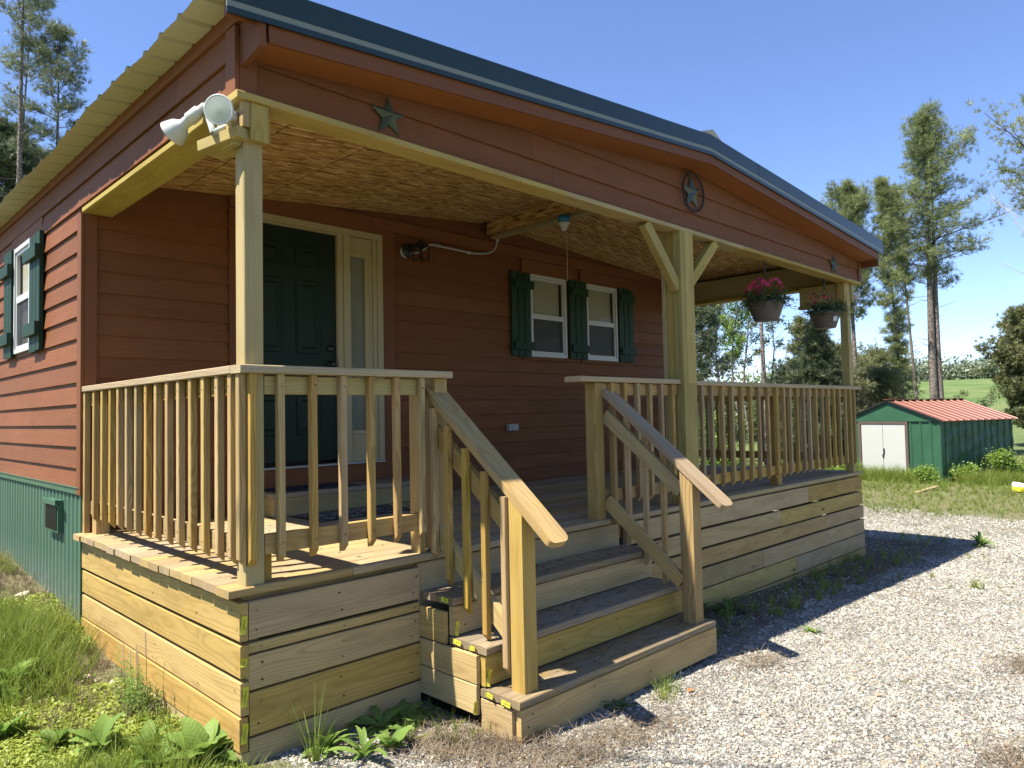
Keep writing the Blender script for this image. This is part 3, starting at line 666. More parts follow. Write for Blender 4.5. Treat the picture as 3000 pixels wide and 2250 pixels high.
# ------------------------------------------------------------------ STEPS
st = thing('porch_steps', 'four-rise pine steps with closed risers leading up to the porch', 'steps', (1.9, -.35, -.75))
for y0, y1, z in ((-.708, -.572, -.586), (-.568, -.440, -.588), (-.490, -.352, -.386), (-.348, -.212, -.387), (-.255, -.118, -.190), (-.115, -.004, -.191)):
    B('tread_board', 1.04+random.uniform(-.004, .004), 2.80+random.uniform(-.006, .006), y0, y1, z-.038, z, M['tread'], st, ch=.005, L=0, T=2)
for y, z0, z1 in ((-.690, -.80, -.637), (-.470, -.578, -.433), (-.240, -.381, -.236)):
    B('riser_board', 1.048 if y > -.6 else 1.064, 2.83 if y < -.6 else 2.80, y, y+.036, z0, z1, M['skirt'], st, ch=.003)
for sx in (0, 1):
    xa = 1.022 if sx == 0 else 2.79
    for y0, y1, z0, z1 in ((-.196, .008, -.424, -.265), (-.434, .008, -.569, -.432), (-.430, .008, -.715, -.574)):
        B('side_board', xa, xa+.024, y0, y1, z0, z1, M['skirt'], st, ch=.003, L=1, T=0)
    B('side_board', xa+.02, xa+.055, -.652, -.44, -.80, -.637, M['skirt'], st, L=1, T=0)
bxw('stringer', 1.10, 1.14, -.42, .0, -.80, -.43, M['dark'], st); bxw('stringer', 1.08, 2.78, -.46, .0, -.85, -.62, M['dark'], st)
SL = .816
def stair_rail(sgn, x_cap, x_bal, x_rail, xn, label, yoff, ytip):
    t = thing('stair_railing', label, 'railing', (xn, -.3, -.5), 'stair railings')
    def zt(y): return .845+SL*(y-.057)+yoff
    ang = math.atan(SL); ca = math.cos(ang)
    # handrail cap: flat 2x6 with rounded lower corners
    w = .135; n = 6; y1 = .064; L = (y1-ytip)/ca; out = []
    pr = [(0, -w/2), (L-.03, -w/2)] + [(L-.03+.03*math.sin(a), -w/2+.03-.03*math.cos(a)) for a in [PI/2*k/n for k in range(1, n)]] + [(L, -w/2+.04), (L, w/2-.05)] + \
         [(L-.05+.05*math.cos(a), w/2-.05+.05*math.sin(a)) for a in [PI/2*k/n for k in range(1, n)]] + [(L-.05, w/2), (0, w/2)]
    m_ = len(pr); th = .034
    vs = [(u+(th*SL if u == 0 else 0)*0, v, 0) for u, v in pr]+[(u-(th*SL if u == 0 else 0), v, th) for u, v in pr]
    fs = [tuple(reversed(range(m_))), tuple(range(m_, 2*m_))]+[(i, (i+1) % m_, m_+(i+1) % m_, m_+i) for i in range(m_)]
    X = Vector((0, -ca, -math.sin(ang))); Z = Vector((0, -math.sin(ang), ca)); Y = Z.cross(X)
    o = Vector((x_cap+w/2, y1, zt(y1)))
    vs = [(a, b, c) for a, b, c in vs]
    mesh('handrail', vs, fs, M['cap'], t, Matrix(((X.x, Y.x, Z.x, o.x), (X.y, Y.y, Z.y, o.y), (X.z, Y.z, Z.z, o.z), (0, 0, 0, 1))))
    for z_, nm in ((.663 if sgn < 0 else .724, 'upper_rail'), (.135, 'lower_rail')):
        y_a, y_b = .02, -.56 if nm == 'lower_rail' else -.574
        BL(nm, (x_rail, y_a, z_+SL*(y_a-.035)), (x_rail, y_b, z_+SL*(y_b-.035)), .089, .036, (1, 0, 0), M['skirt'], t, e0=(SL*.0, 0))
    for k, (yb, zb) in enumerate(((.0, -.012), (-.117, -.14), (-.257, -.262), (-.395, -.366), (-.537, -.497))):
        y = yb-BT/2; baluster(x_bal, y, zb-.02, zt(y)-.012, 'L' if sgn < 0 else 'R', t)
    xn0 = xn
    y0, y1_ = -.664, -.576
    vs = [(xn0+a, y, z) for a in (0, .0885) for y, z in ((y0, -.586), (y1_, -.586), (y1_, zt(y1_)-.002), (y0, zt(y0)-.002))]
    c = Vector((xn0+.044, -.62, -.2)); rot = Matrix(((0, 1, 0, c.x), (0, 0, 1, c.y), (1, 0, 0, c.z), (0, 0, 0, 1))); inv = rot.inverted()
    mesh('newel_post', [inv @ Vector(v) for v in vs], [(0, 1, 2, 3), (7, 6, 5, 4), (0, 4, 5, 1), (1, 5, 6, 2), (2, 6, 7, 3), (3, 7, 4, 0)], M['rail'], t, rot)
    return t
stair_rail(-1, 1.118, 1.115, 1.155, 1.120, 'left stair railing with its weathered sloping handrail, nearest the camera', 0.0, -.838)
stair_rail(1, 2.63, 2.702, 2.664, 2.638, 'right stair railing on the far side of the steps', .034, -.862)
# ------------------------------------------------------------------ platform and mats
pf = thing('door_step_platform', 'low wooden box step in front of the dark green door', 'step', (1.85, 2.15, 0))
for k in range(3): B('step_board', 1.19, 2.62, 1.966+k*.14, 1.966+k*.14+.137, .140, .176, M['tread'], pf, ch=.004)
B('front_board', 1.20, 2.60, 1.975, 2.01, .003, .138, M['beam'], pf); B('end_board', 1.200, 1.236, 2.012, 2.38, .003, .138, M['beam'], pf); B('end_board', 2.564, 2.60, 2.012, 2.38, .003, .138, M['beam'], pf)
m = NT('printed_doormat'); p = m.obj()
v = m.voro(p, 26, 'DISTANCE_TO_EDGE'); f = m.math('LESS_THAN', v, .07); g = m.math('GREATER_THAN', m.noise(p, 9, 3), .48)
M['matprint'] = m.fin(m.mix(m.math('MULTIPLY', f, g), (.055, .052, .05), (.40, .38, .33)), .9, .1)
M['matdark'] = plain('charcoal_mat', (.04, .04, .045), .9, .1, var=.3, vs=60)
def mat_obj(x0, x1, y0, y1, z, mt, label):
    t = thing('doormat', label, 'doormat', ((x0+x1)/2, (y0+y1)/2, z))
    bxw('mat_edge', x0, x1, y0, y1, z, z+.007, M['black'], t); bxw('mat_surface', x0+.02, x1-.02, y0+.02, y1-.02, z+.0072, z+.010, mt, t)
mat_obj(1.31, 2.16, 1.50, 1.93, .001, M['matprint'], 'patterned rectangular doormat lying on the deck below the box step')
mat_obj(1.28, 1.96, 1.99, 2.36, .177, M['matdark'], 'plain charcoal doormat on the box step against the door')
# ------------------------------------------------------------------ STARS
def star(name, c, R, label, depth=.045, ring=False):
    t = thing(name, label, 'star', c)
    vs = [(0, 0, depth)]
    for k in range(10):
        r = R if k % 2 == 0 else R*.40; a = PI/2+k*PI/5+.03
        vs.append((r*math.cos(a), r*math.sin(a), .0))
    fs = [(0, 1+k, 1+(k+1) % 10) for k in range(10)]+[tuple(reversed(range(1, 11)))]
    mw = frame_mw((c[0], c[1], c[2]), (0, -1, 0), (1, 0, 0))
    mesh('star_body', vs, fs, M['starmetal'], t, mw)
    if ring:
        for ph, rr_ in ((0, .0052), (PI, .0052)):
            pts = []
            for k in range(121):
                a = 2*PI*k/120; rad = R*1.02+.006*math.cos(a*16+ph); h = .018+.006*math.sin(a*16+ph)
                pts.append(mw @ Vector((rad*math.cos(a), rad*math.sin(a), h)))
            tube('twisted_wire_ring', pts, rr_, M['rust'], t, 6)
        for k in range(14):
            a = 2*PI*k/14+.2; p = mw @ Vector((R*1.02*math.cos(a), R*1.02*math.sin(a), .02)); d = Vector((random.uniform(-1, 1), -.4, random.uniform(-1, 1))).normalized()*.018
            tube('barb', [p-d, p+d], .0025, M['rust'], t, 5)
    return t
star('metal_star', (.858, -.004, 2.305), .112, 'plain five-pointed metal star on the gable above the near porch corner')
star('metal_star', (3.845, -.006, 2.510), .152, 'metal star inside a twisted barbed-wire ring at the middle of the gable', ring=True)
star('metal_star', (6.765, -.006, 2.305), .112, 'small five-pointed metal star on the gable above the hanging baskets')
# ------------------------------------------------------------------ FLOODLIGHTS
def flood(base, heads, label):
    t = thing('floodlight', label, 'floodlight', base)
    b = Vector(base)
    lathe('wall_plate', [(0, 0), (.056, 0), (.056, .02), (.045, .034), (0, .036)], M['lampwhite'], t, frame_mw(b, (-1, 0, .0)))
    for hb, d in heads:
        d = Vector(d).normalized(); hb = Vector(hb)
        mw = frame_mw(hb, d, (.2, .3, 1)) @ Matrix.Scale(.93, 4)
        h = lathe('lamp_head', [(.022, -.235), (.023, -.195), (.032, -.192), (.034, -.125), (.027, -.118), (.027, -.088), (.034, -.074), (.052, -.056), (.064, -.022), (.069, -.006), (.071, .0), (.069, .003), (.064, .002)], M['lampwhite'], t, mw)
        lathe('lamp_lens', [(.065, .0005)]+[(.062-.0055*k, .001+.0014*(k % 2)+.0004*k) for k in range(11)]+[(0, .006)], M['lens'], h, mw)
        q = hb - d*.225
        tube('lamp_arm', [b+Vector((-.03, 0, 0)), b+Vector((-.05, 0, -.004)), (q+b)/2+Vector((-.03, 0, .0)), q], .015, M['lampwhite'], t)
    return t
fl1 = flood((.030, .10, 2.02), [((-.055, -.035, 2.072), (-.72, -.68, -.16)), ((-.07, .46, 2.105), (-.42, .75, -.50))], 'white twin-head floodlight on the near porch corner')
dbk = tag(BL('mounting_block', (.02, .24, 1.985), (.10, -.0, 2.01), .14, .05, (0, 0, 1), M['beam'], None), None)
dbk.parent = pl; dbk.matrix_parent_inverse = W[pl.name].inverted()
B('mounting_block', .032, .078, .03, .21, 1.965, 2.10, M['beam'], pl, ch=.006)
BL('side_knee', (.12, .11, 2.13), (.12, .32, 2.13), .20, .038, (1, 0, 0), M['beam'], pl)
fl2 = thing('floodlight', 'small white floodlight at the far right porch corner, facing right', 'floodlight', (7.40, .05, 2.03))
mw = frame_mw((7.47, .02, 2.03), (.9, -.3, -.5), (0, 0, 1)) @ Matrix.Scale(.8, 4)
lathe('lamp_head', [(.022, -.15), (.024, -.07), (.036, -.06), (.06, -.03), (.072, .0), (.064, .002)], M['lampwhite'], fl2, mw); lathe('lamp_lens', [(.066, .001), (.03, .006), (0, .008)], M['lens'], fl2, mw)
tube('lamp_arm', [(7.30, .05, 2.04), (7.35, .04, 2.05), (7.40, .03, 2.07)], .016, M['lampwhite'], fl2)
# ------------------------------------------------------------------ LANTERN, CONDUIT, SOCKET, CEILING LAMP HOLDER
ln = thing('wall_lantern', 'black open-frame wall lantern on the wall right of the door', 'lantern', (2.80, WY-.03, 2.26))
lathe('back_plate', [(0, .016), (.062, .016), (.066, .004), (.066, 0)], M['black'], ln, frame_mw((2.755, WY-.022, 2.29), (0, -1, 0)))
lathe('junction_box', [(.0, .02), (.056, .02), (.056, 0)], M['greymetal'], ln, frame_mw((2.73, WY-.002, 2.275), (0, -1, 0)))
lx, ly = 2.83, WY-.13; s_ = .052
for dx in (-s_, s_):
    for dy in (-s_, s_): B('frame_bar', lx+dx-.0055, lx+dx+.0055, ly+dy-.0055, ly+dy+.0055, 2.185, 2.325, M['black'], ln, ch=.001)
for z in (2.195, 2.32):
    for a in (-s_, s_):
        B('frame_bar', lx-s_, lx+s_, ly+a-.003, ly+a+.003, z, z+.006, M['black'], ln, ch=.001); B('frame_bar', lx+a-.003, lx+a+.003, ly-s_, ly+s_, z+.0005, z+.0065, M['black'], ln, ch=.001)
lathe('lantern_cap', [(.078, 2.326), (.05, 2.345), (.022, 2.372), (.012, 2.385), (0, 2.386)], M['black'], ln, Matrix.Translation((lx, ly, 0)) @ Matrix.Rotation(PI/4, 4, 'Z'), seg=4, smooth=False)
tube('lantern_ring', [(lx+.014*math.cos(a), ly, 2.402+.014*math.sin(a)) for a in [2*PI*k/16 for k in range(17)]], .003, M['black'], ln, 6)
tube('lantern_arm', [(2.755, WY-.03, 2.33), (2.78, WY-.08, 2.352), (lx, ly, 2.35)], .007, M['black'], ln)
lathe('bulb_holder', [(.012, 2.26), (.012, 2.325)], M['black'], ln, Matrix.Translation((lx, ly, 0)), 10)
cn = thing('conduit', 'grey metal conduit bending from the lantern up to the ceiling beam', 'conduit', (3.4, WY-.03, 2.38))
yc = WY-.03
pts = [(2.79, yc, 2.275), (2.87, yc, 2.285), (2.92, yc, 2.305), (2.965, yc, 2.35), (3.005, yc, 2.382), (3.06, yc, 2.392), (3.11, yc, 2.390), (3.50, yc-.005, 2.380)]
def smooth(pts, it=2):
    pts = [Vector(p) for p in pts]
    for _ in range(it):
        q = [pts[0]]
        for a, b in zip(pts, pts[1:]): q += [a*.75+b*.25, a*.25+b*.75]
        q.append(pts[-1]); pts = q
    return pts
tube('pipe', smooth(pts), .011, M['greymetal'], cn)
tube('pipe', smooth([(3.50, yc, 2.380), (3.66, yc, 2.388), (3.80, yc, 2.415), (3.875, yc, 2.46), (3.905, yc-.01, 2.52), (3.908, yc-.02, 2.60)]), .011, M['greymetal'], cn)
for p, d in (((3.11, yc, 2.39), (1, 0, 0)), ((3.515, yc, 2.38), (1, 0, 0)), ((3.908, yc-.02, 2.575), (0, 0, 1))): lathe('coupling', [(.0155, -.02), (.0155, .02)], M['white'] if p[0] > 3.2 else M['greymetal'], cn, frame_mw(p, d, (0, 1, 0.1)), 10)
ot = thing('outdoor_socket', 'small grey weatherproof socket box low on the shaded porch wall', 'socket', (4.09, WY-.03, .59))
B('socket_box', 4.035, 4.165, WY-.05, WY-.002, .555, .63, M['greymetal'], ot, ch=.006); B('socket_lid', 4.08, 4.16, WY-.058, WY-.051, .56, .626, M['greymetal'], ot, ch=.004)
cl = thing('ceiling_lamp_holder', 'white pull-chain lamp holder in a blue box under the porch ceiling beam', 'lamp holder', (3.70, 1.26, 2.5))
lathe('junction_box', [(0, 2.50), (.055, 2.50), (.055, 2.565), (0, 2.566)], M['bluebox'], cl, Matrix.Translation((3.725, 1.27, 0)))
lathe('lamp_socket', [(.056, 2.499), (.056, 2.486), (.036, 2.470), (.030, 2.44), (.018, 2.425), (.0, 2.425)], M['white'], cl, Matrix.Translation((3.725, 1.27, 0)))
tube('pull_string', [(3.72, 1.235, 2.47), (3.72, 1.235, 1.95)], .0018, M['blind'], cl, 5)
# ------------------------------------------------------------------ HANGING BASKETS
M['petal'] = plain('magenta_pink_petals', (.62, .045, .13), .55, .3, var=.45, vs=35)
M['petaldark'] = plain('dark_red_petals', (.22, .01, .03), .55, .3, var=.4, vs=35)
M['leafdark'] = plain('flower_leaves', (.045, .085, .025), .5, .35, var=.4, vs=25)
M['label'] = plain('pot_label_paper', (.6, .6, .56), .6)
def basket(cx, cy, zrim, rr_, h, hook, nfl, seed, label, petal):
    R = random.Random(seed)
    t = thing('hanging_basket', label, 'hanging basket', (cx, cy, zrim))
    lathe('pot', [(0, -h+.004), (rr_*.62, -h), (rr_*.70, -h+.008), (rr_*.94, -.055), (rr_*.955, -.052), (rr_*.97, -.03), (rr_*1.0, -.028), (rr_*1.01, -.0), (rr_*.97, 0), (rr_*.93, -.03), (0, -.03)], M['pot'], t, Matrix.Translation((cx, cy, zrim)), 36)
    lathe('saucer', [(0, -h-.002), (rr_*.66, -h-.004), (rr_*.70, -h+.006)], M['pot'], t, Matrix.Translation((cx, cy, zrim)), 30)
    top = Vector(hook)
    mid = Vector((cx, cy, zrim+.27))
    tube('hook', smooth([top, top+Vector((.015, 0, -.02)), top+Vector((.01, 0, -.055)), top+Vector((-.01, 0, -.07)), mid+Vector((0, 0, .03)), mid]), .007, M['black'], t)
    for k in range(3):
        a = 2*PI*k/3+.5; tube('hanger_wire', [mid, Vector((cx+rr_*.97*math.cos(a), cy+rr_*.97*math.sin(a), zrim))], .0022, M['black'], t, 5)
    # foliage: narrow leaves on arching stems
    vs, fs = [], []
    for k in range(230):
        a = R.uniform(0, 2*PI); r0 = rr_*math.sqrt(R.random())*.9; el = R.uniform(.1, 1.45)
        L = R.uniform(.07, .17)*(1.0 if el < .8 else .9); d = Vector((math.cos(a)*math.cos(el), math.sin(a)*math.cos(el), math.sin(el)))
        p = Vector((cx+r0*math.cos(a), cy+r0*math.sin(a), zrim-.02)); n = 5
        for j in range(n):
            q = p+d*L*(j+1)/n; d = (d+Vector((0, 0, -.16))).normalized()
            for _ in range(3):
                b = R.uniform(0, 2*PI); ld = (d*.5+Vector((math.cos(b), math.sin(b), R.uniform(-.2, .7)))).normalized(); ll = R.uniform(.022, .045); sdv = ld.cross(Vector((R.uniform(-1, 1), R.uniform(-1, 1), 1))).normalized()*ll*.13
                i0 = len(vs); vs += [q-sdv*.4, q+ld*ll*.5+sdv, q+ld*ll, q+ld*ll*.5-sdv]; fs.append((i0, i0+1, i0+2, i0+3))
    mesh('foliage', vs, fs, M['leafdark'], t)
    for k in range(nfl):
        a = R.uniform(0, 2*PI); el = R.uniform(.25, 1.3); r = rr_*R.uniform(.85, 1.25)
        c = Vector((cx+r*math.cos(a)*math.cos(el*.75), cy+r*math.sin(a)*math.cos(el*.75), zrim+.03+.16*math.sin(el)+R.uniform(-.02, .05)))
        d = Vector((math.cos(a)*.8+R.uniform(-.4, .4)-.3, math.sin(a)*.8-.4+R.uniform(-.3, .3), R.uniform(.1, .9))).normalized()
        mw = frame_mw(c, d, (0, .2, 1)); vs, fs = [(0, 0, -.006)], []; rr2 = R.uniform(.016, .025)
        for j in range(5):
            a0 = 2*PI*j/5; w = .55
            pts = [(rr2*.55, a0-w*.7, .004), (rr2, a0-w*.72, .010), (rr2*1.06, a0, .006), (rr2, a0+w*.72, .010), (rr2*.55, a0+w*.7, .004)]
            i0 = len(vs); vs += [(q*math.cos(b), q*math.sin(b), z) for q, b, z in pts]; fs += [(0, i0, i0+1, i0+2), (0, i0+2, i0+3, i0+4)]
        mesh('flower', vs, fs, M['petal'] if R.random() < petal else M['petaldark'], t, mw)
    return t
basket(5.25, .065, 1.755, .165, .175, (5.24, .065, 2.155), 34, 5, 'hanging basket of bright pink flowers, the one nearer the middle post', .85)
b2 = basket(6.66, .070, 1.785, .160, .178, (6.663, .07, 2.155), 16, 9, 'hanging basket with few dark red flowers and a white pot tag, beside the far post', .45)
mesh('pot_label', [(6.545, -.062, 1.66), (6.595, -.084, 1.665), (6.60, -.086, 1.715), (6.545, -.066, 1.71)], [(0, 1, 2, 3)], M['label'], b2)
# ------------------------------------------------------------------ LUMBER TAGS
_tx = {}
def text_mesh(txt, h):
    if (txt, h) in _tx: return _tx[(txt, h)]
    cu = bpy.data.curves.new('t', 'FONT'); cu.body = txt; cu.size = h; cu.align_x = 'CENTER'; cu.align_y = 'CENTER'; cu.resolution_u = 2
    o = bpy.data.objects.new('t', cu); COL.objects.link(o); bpy.context.view_layer.update()
    dg = bpy.context.evaluated_depsgraph_get(); me = bpy.data.meshes.new_from_object(o.evaluated_get(dg)); me.materials.clear(); me.materials.append(M['ink'])
    bpy.data.objects.remove(o); _tx[(txt, h)] = me; return me
def ltag(c, n, xdir, w, h, parent, curl=.006, txt='YellaWood', sz=.0085, below=None):
    """tag glued on an end grain: c centre, n outward normal, xdir its long direction"""
    n = Vector(n).normalized(); X = Vector(xdir).normalized(); Y = n.cross(X); N = 8
    mw = Matrix(((X.x, Y.x, n.x, c[0]), (X.y, Y.y, n.y, c[1]), (X.z, Y.z, n.z, c[2]), (0, 0, 0, 1)))
    def zf(u): return .0012+curl*(abs(u)/(w/2))**3
    vs = [((i/N-.5)*w, s*h/2+.002*math.sin(i), zf((i/N-.5)*w)) for i in range(N+1) for s in (-1, 1)]
    o = mesh('lumber_tag', vs, [(2*i, 2*i+2, 2*i+3, 2*i+1) for i in range(N)], M['yellow'], parent, mw)
    inst('tag_lettering', text_mesh(txt, sz), mw @ Matrix.Translation((0, -.001, .0022)), o)
    inst('tag_stars', text_mesh('* * * * *', sz*.7), mw @ Matrix.Translation((0, h*.30, .0022)), o)
lx_ = (-1, 0, 0); fy = (0, -1, 0)
for c, t_, w_ in (((.062, -.0008, -.158), 'YellaWood', .078), ((.062, -.0008, -.318), 'PINE', .035), ((.066, -.0008, -.465), 'ULTRALO', .085), ((.064, -.0008, -.620), 'YellaWood', .085)):
    ltag(c, fy, (.12, 0, 1), w_, .027, deck, .004, t_, .012)
ltag((1.034, -.193, -.206), lx_, (0, -1, 0), .060, .024, st, .004); ltag((1.034, -.285, -.400), lx_, (0, -1, -.05), .058, .026, st, .006)
ltag((1.034, -.405, -.404), lx_, (0, -1, .1), .040, .022, st, .012, 'Yella'); ltag((1.034, -.517, -.603), lx_, (0, -1, -.1), .050, .024, st, .010)
ltag((1.034, -.625, -.612), lx_, (0, -1, -.06), .060, .026, st, .004)
ltag((1.066, -.2415, -.345), fy, (.1, 0, 1), .075, .022, st, .006); ltag((1.066, -.4715, -.535), fy, (.3, 0, 1), .080, .022, st, .012)
ltag((1.012, -.4315, -.675), fy, (.15, 0, 1), .06, .022, st, .004)

# ------------------------------------------------------------------ SCREW HEADS (too small to pick apart)
def screws(name, pts, nrm, r, parent):
    """pts on a face; nrm: outward axis vector"""
    N = Vector(nrm); a = N.orthogonal().normalized(); b = N.cross(a); vs, fs = [], []
    for p in pts:
        p = Vector(p)+N*.0012; i0 = len(vs); rr_ = r*random.uniform(.7, 1.25)
        vs += [p+(a*math.cos(2*PI*k/6)+b*math.sin(2*PI*k/6))*rr_ for k in range(6)]; fs.append(tuple(range(i0, i0+6)))
    o = mesh(name, vs, fs, M['ink'], parent); o['kind'] = 'stuff'; return o
pts = []
for z0, z1 in ((-.230, -.062), (-.389, -.246), (-.548, -.403), (-.700, -.5535)):
    for y in (.05, .45, 1.05, 1.65, 2.25):
        for q in (.25, .75): pts.append((.043, y+random.uniform(-.03, .03), z0+(z1-z0)*q+random.uniform(-.01, .01)))
screws('screw_heads', pts, (-1, 0, 0), .0042, deck)
pts = []
for z0, z1 in ((-.231, -.066), (-.289, -.246), (-.449, -.300), (-.643, -.459)):
    for x in (.13, .55, .98):
        for q in ((.25, .75) if z1-z0 > .06 else (.5,)): pts.append((x+random.uniform(-.02, .02), .0015, z0+(z1-z0)*q))
for z0, z1 in zz:
    x = 2.95
    while x < 7.3:
        for q in (.25, .75): pts.append((x+random.uniform(-.03, .03), .0025, z0+(z1-z0)*q+random.uniform(-.01, .01)))
        x += .61
screws('screw_heads', pts, (0, -1, 0), .0045, deck)
pts = []
for i in range(nb):
    for x in (.09, .7, 1.3, 1.9, 2.5, 3.1, 3.7, 4.3, 4.9, 5.5, 6.1, 6.7, 7.3):
        for q in (.22, .75): pts.append((x, (i+q)*bw, .0005))
screws('screw_heads', pts, (0, 0, 1), .0035, deck)
for rail_, xs in ((rl, (.224, .389, .550, .711, .870, 1.030)), (rr, (2.700, 2.854, 3.012, 3.164, 3.318, 3.470, 3.905, 4.056, 4.232, 4.400, 4.571, 4.737, 4.891, 5.069))):
    screws('screw_heads', [(x+BT/2+random.uniform(-.006, .006), (.004 if rail_ is rl else .006)-BT/2-.0005, z+random.uniform(-.012, .012)) for x in xs for z in (.885, .165)], (0, -1, 0), .0036, rail_)
screws('screw_heads', [(.064-BT/2-.0005, y+BT/2, z+random.uniform(-.01, .01)) for y in (2.142, 1.966, 1.806, 1.65, 1.496, 1.337, 1.174, 1.024, .858, .70, .545, .39, .232, .094) for z in (.885, .165)], (-1, 0, 0), .0034, rl)
pts = []
for y, z0, z1 in ((-.690, -.76, -.637), (-.470, -.578, -.433), (-.240, -.381, -.236)):
    for x in (1.12, 1.6, 2.1, 2.7):
        for q in (.3, .72): pts.append((x+random.uniform(-.03, .03), y-.0005, z0+(z1-z0)*q))
screws('screw_heads', pts, (0, -1, 0), .0045, st)

# leaf litter and grit on treads and deck
R = random.Random(77); vs, fs = [], []
for k in range(420):
    q = R.random()
    if q < .55:
        y0, y1, zt_ = R.choice(((-.70, -.50, -.586), (-.46, -.27, -.386), (-.235, -.02, -.190))); x, y, z = R.uniform(1.1, 2.75), y1-(y1-y0)*R.random()**2, zt_+.002
    else: x, y, z = R.uniform(.2, 7.2), R.uniform(.15, 2.3), .002
    a = R.uniform(0, 2*PI); l, w = R.uniform(.006, .03), R.uniform(.0012, .004); u = Vector((math.cos(a), math.sin(a), 0)); v = Vector((-math.sin(a), math.cos(a), 0)); c = Vector((x, y, z)); i0 = len(vs)
    vs += [c-u*l, c+v*w+Vector((0, 0, .003)), c+u*l, c-v*w]; fs.append((i0, i0+1, i0+2, i0+3))
o = mesh('leaf_litter', vs, fs, plain('brown_debris', (.07, .05, .035), .9, .1, var=.6, vs=40)); o['kind'] = 'stuff'; o['label'] = 'bits of dead leaf and grit on the porch boards and treads'
# ------------------------------------------------------------------ GROUND
def ss_n(m, v, a, b):
    nd = m.t.nodes.new('ShaderNodeMapRange'); nd.interpolation_type = 'SMOOTHSTEP'; m.put(nd.inputs[0], v)
    nd.inputs[1].default_value = a; nd.inputs[2].default_value = b; return nd.outputs[0]
m = NT('ground_gravel_grass'); p = m.pos(); s = m.sep(p)
n1 = m.noise(p, .9, 5, .6); n2 = m.noise(p, 5, 5, .65); n3 = m.noise(p, 38, 4)
# gravel
v1c = m.voro(p, 62, out=1); v1 = m.voro(p, 62, 'DISTANCE_TO_EDGE'); r1 = m.sep(v1c)[0]
gcol = m.ramp(r1, [(0, (.09, .086, .075)), (.25, (.21, .198, .165)), (.6, (.28, .265, .22)), (.9, (.38, .365, .315)), (1, (.30, .20, .12))])
edge = m.math('MULTIPLY', v1, 9, clamp=True)
gcol = m.mix(m.math('POWER', edge, .6), (.075, .062, .05), gcol)
rust = ss_n(m, m.noise(m.vadd(p, (3.1, 9.2, 0)), .8, 4), .60, .74)
gcol = m.mix(m.math('MULTIPLY', rust, .38), gcol, (.34, .21, .10))
# grass and soil
grass = m.mix(n3, (.08, .11, .03), (.17, .20, .06)); grass = m.mix(ss_n(m, n2, .35, .65), grass, (.22, .19, .10))
farg = m.mix(ss_n(m, m.noise(p, .12, 4), .35, .65), (.075, .13, .035), (.13, .165, .06))
dist = m.n('VectorMath', p, operation='LENGTH', out=1)
grass = m.mix(ss_n(m, dist, 26, 48), grass, farg)
soil = m.mix(n3, (.060, .042, .028), (.17, .125, .085))
straw = m.mix(ss_n(m, m.noise(m.vmul(p, (1, 1, 1)), 9, 5, .7), .4, .6), (.24, .22, .10), (.12, .13, .045))
# masks
xb = m.math('MULTIPLY_ADD', m.math('SUBTRACT', n1, .5), 4.5, s[0])
g_far = m.math('SUBTRACT', 1, ss_n(m, m.math('SUBTRACT', xb, m.math('MULTIPLY', s[1], .22)), 11.4, 13.6))
g_left = ss_n(m, m.math('MULTIPLY_ADD', m.math('SUBTRACT', n2, .5), .7, s[0]), .02, .32)
yb = m.math('MULTIPLY_ADD', m.math('SUBTRACT', n1, .5), 1.2, s[1])
g_back = m.math('SUBTRACT', 1, ss_n(m, m.math('SUBTRACT', yb, m.math('MULTIPLY', s[0], .06)), 1.6, 3.0))
gm = m.math('MULTIPLY', m.math('MULTIPLY', g_far, g_left), g_back)
patch = ss_n(m, m.math('MULTIPLY_ADD', m.math('MULTIPLY', ss_n(m, s[0], 6, 13), .16), 1.0, n2), .60, .72)
gm2 = m.math('MULTIPLY', gm, m.math('SUBTRACT', 1, m.math('MULTIPLY', patch, .75)))
# dirt along the foot of the deck
dy = m.math('MULTIPLY_ADD', m.math('SUBTRACT', n2, .5), .9, s[1])
dirt = m.math('MULTIPLY', ss_n(m, dy, -.75, -.25), m.math('MULTIPLY', ss_n(m, s[0], 2.7, 3.3), m.math('SUBTRACT', 1, ss_n(m, s[0], 8.6, 9.8))))
c = m.mix(ss_n(m, n2, .52, .70), grass, straw)
c = m.mix(m.math('SUBTRACT', 1, ss_n(m, dist, 1, 30)), c, m.mix(.35, c, soil))
c = m.mix(gm2, c, gcol)
lsoil = m.math('MULTIPLY', m.math('SUBTRACT', 1, g_left), ss_n(m, n1, .5, .75))
c = m.mix(m.math('MULTIPLY', lsoil, .55), c, m.mix(n3, (.20, .145, .09), (.30, .23, .155)))
c = m.mix(m.math('MULTIPLY', dirt, .92), c, soil)
h = m.math('MULTIPLY', edge, 1.0); m.bump(m.math('ADD', h, m.math('MULTIPLY', n3, .8)), .7, .012)
M['ground'] = m.fin(c, .92, .12)
N = 230; uu = np.linspace(-1, 1, N)
def warp(u): return np.sinh(u*5.2)/math.sinh(5.2)*620
gx = 2+warp(uu); gy = 0+warp(uu)
vs = [(float(a), float(b), gz(float(a), float(b))) for b in gy for a in gx]
fs = [(j*N+i, j*N+i+1, (j+1)*N+i+1, (j+1)*N+i) for j in range(N-1) for i in range(N-1)]
gr = mesh('ground', vs, fs, M['ground'], smooth=True); gr['kind'] = 'structure'
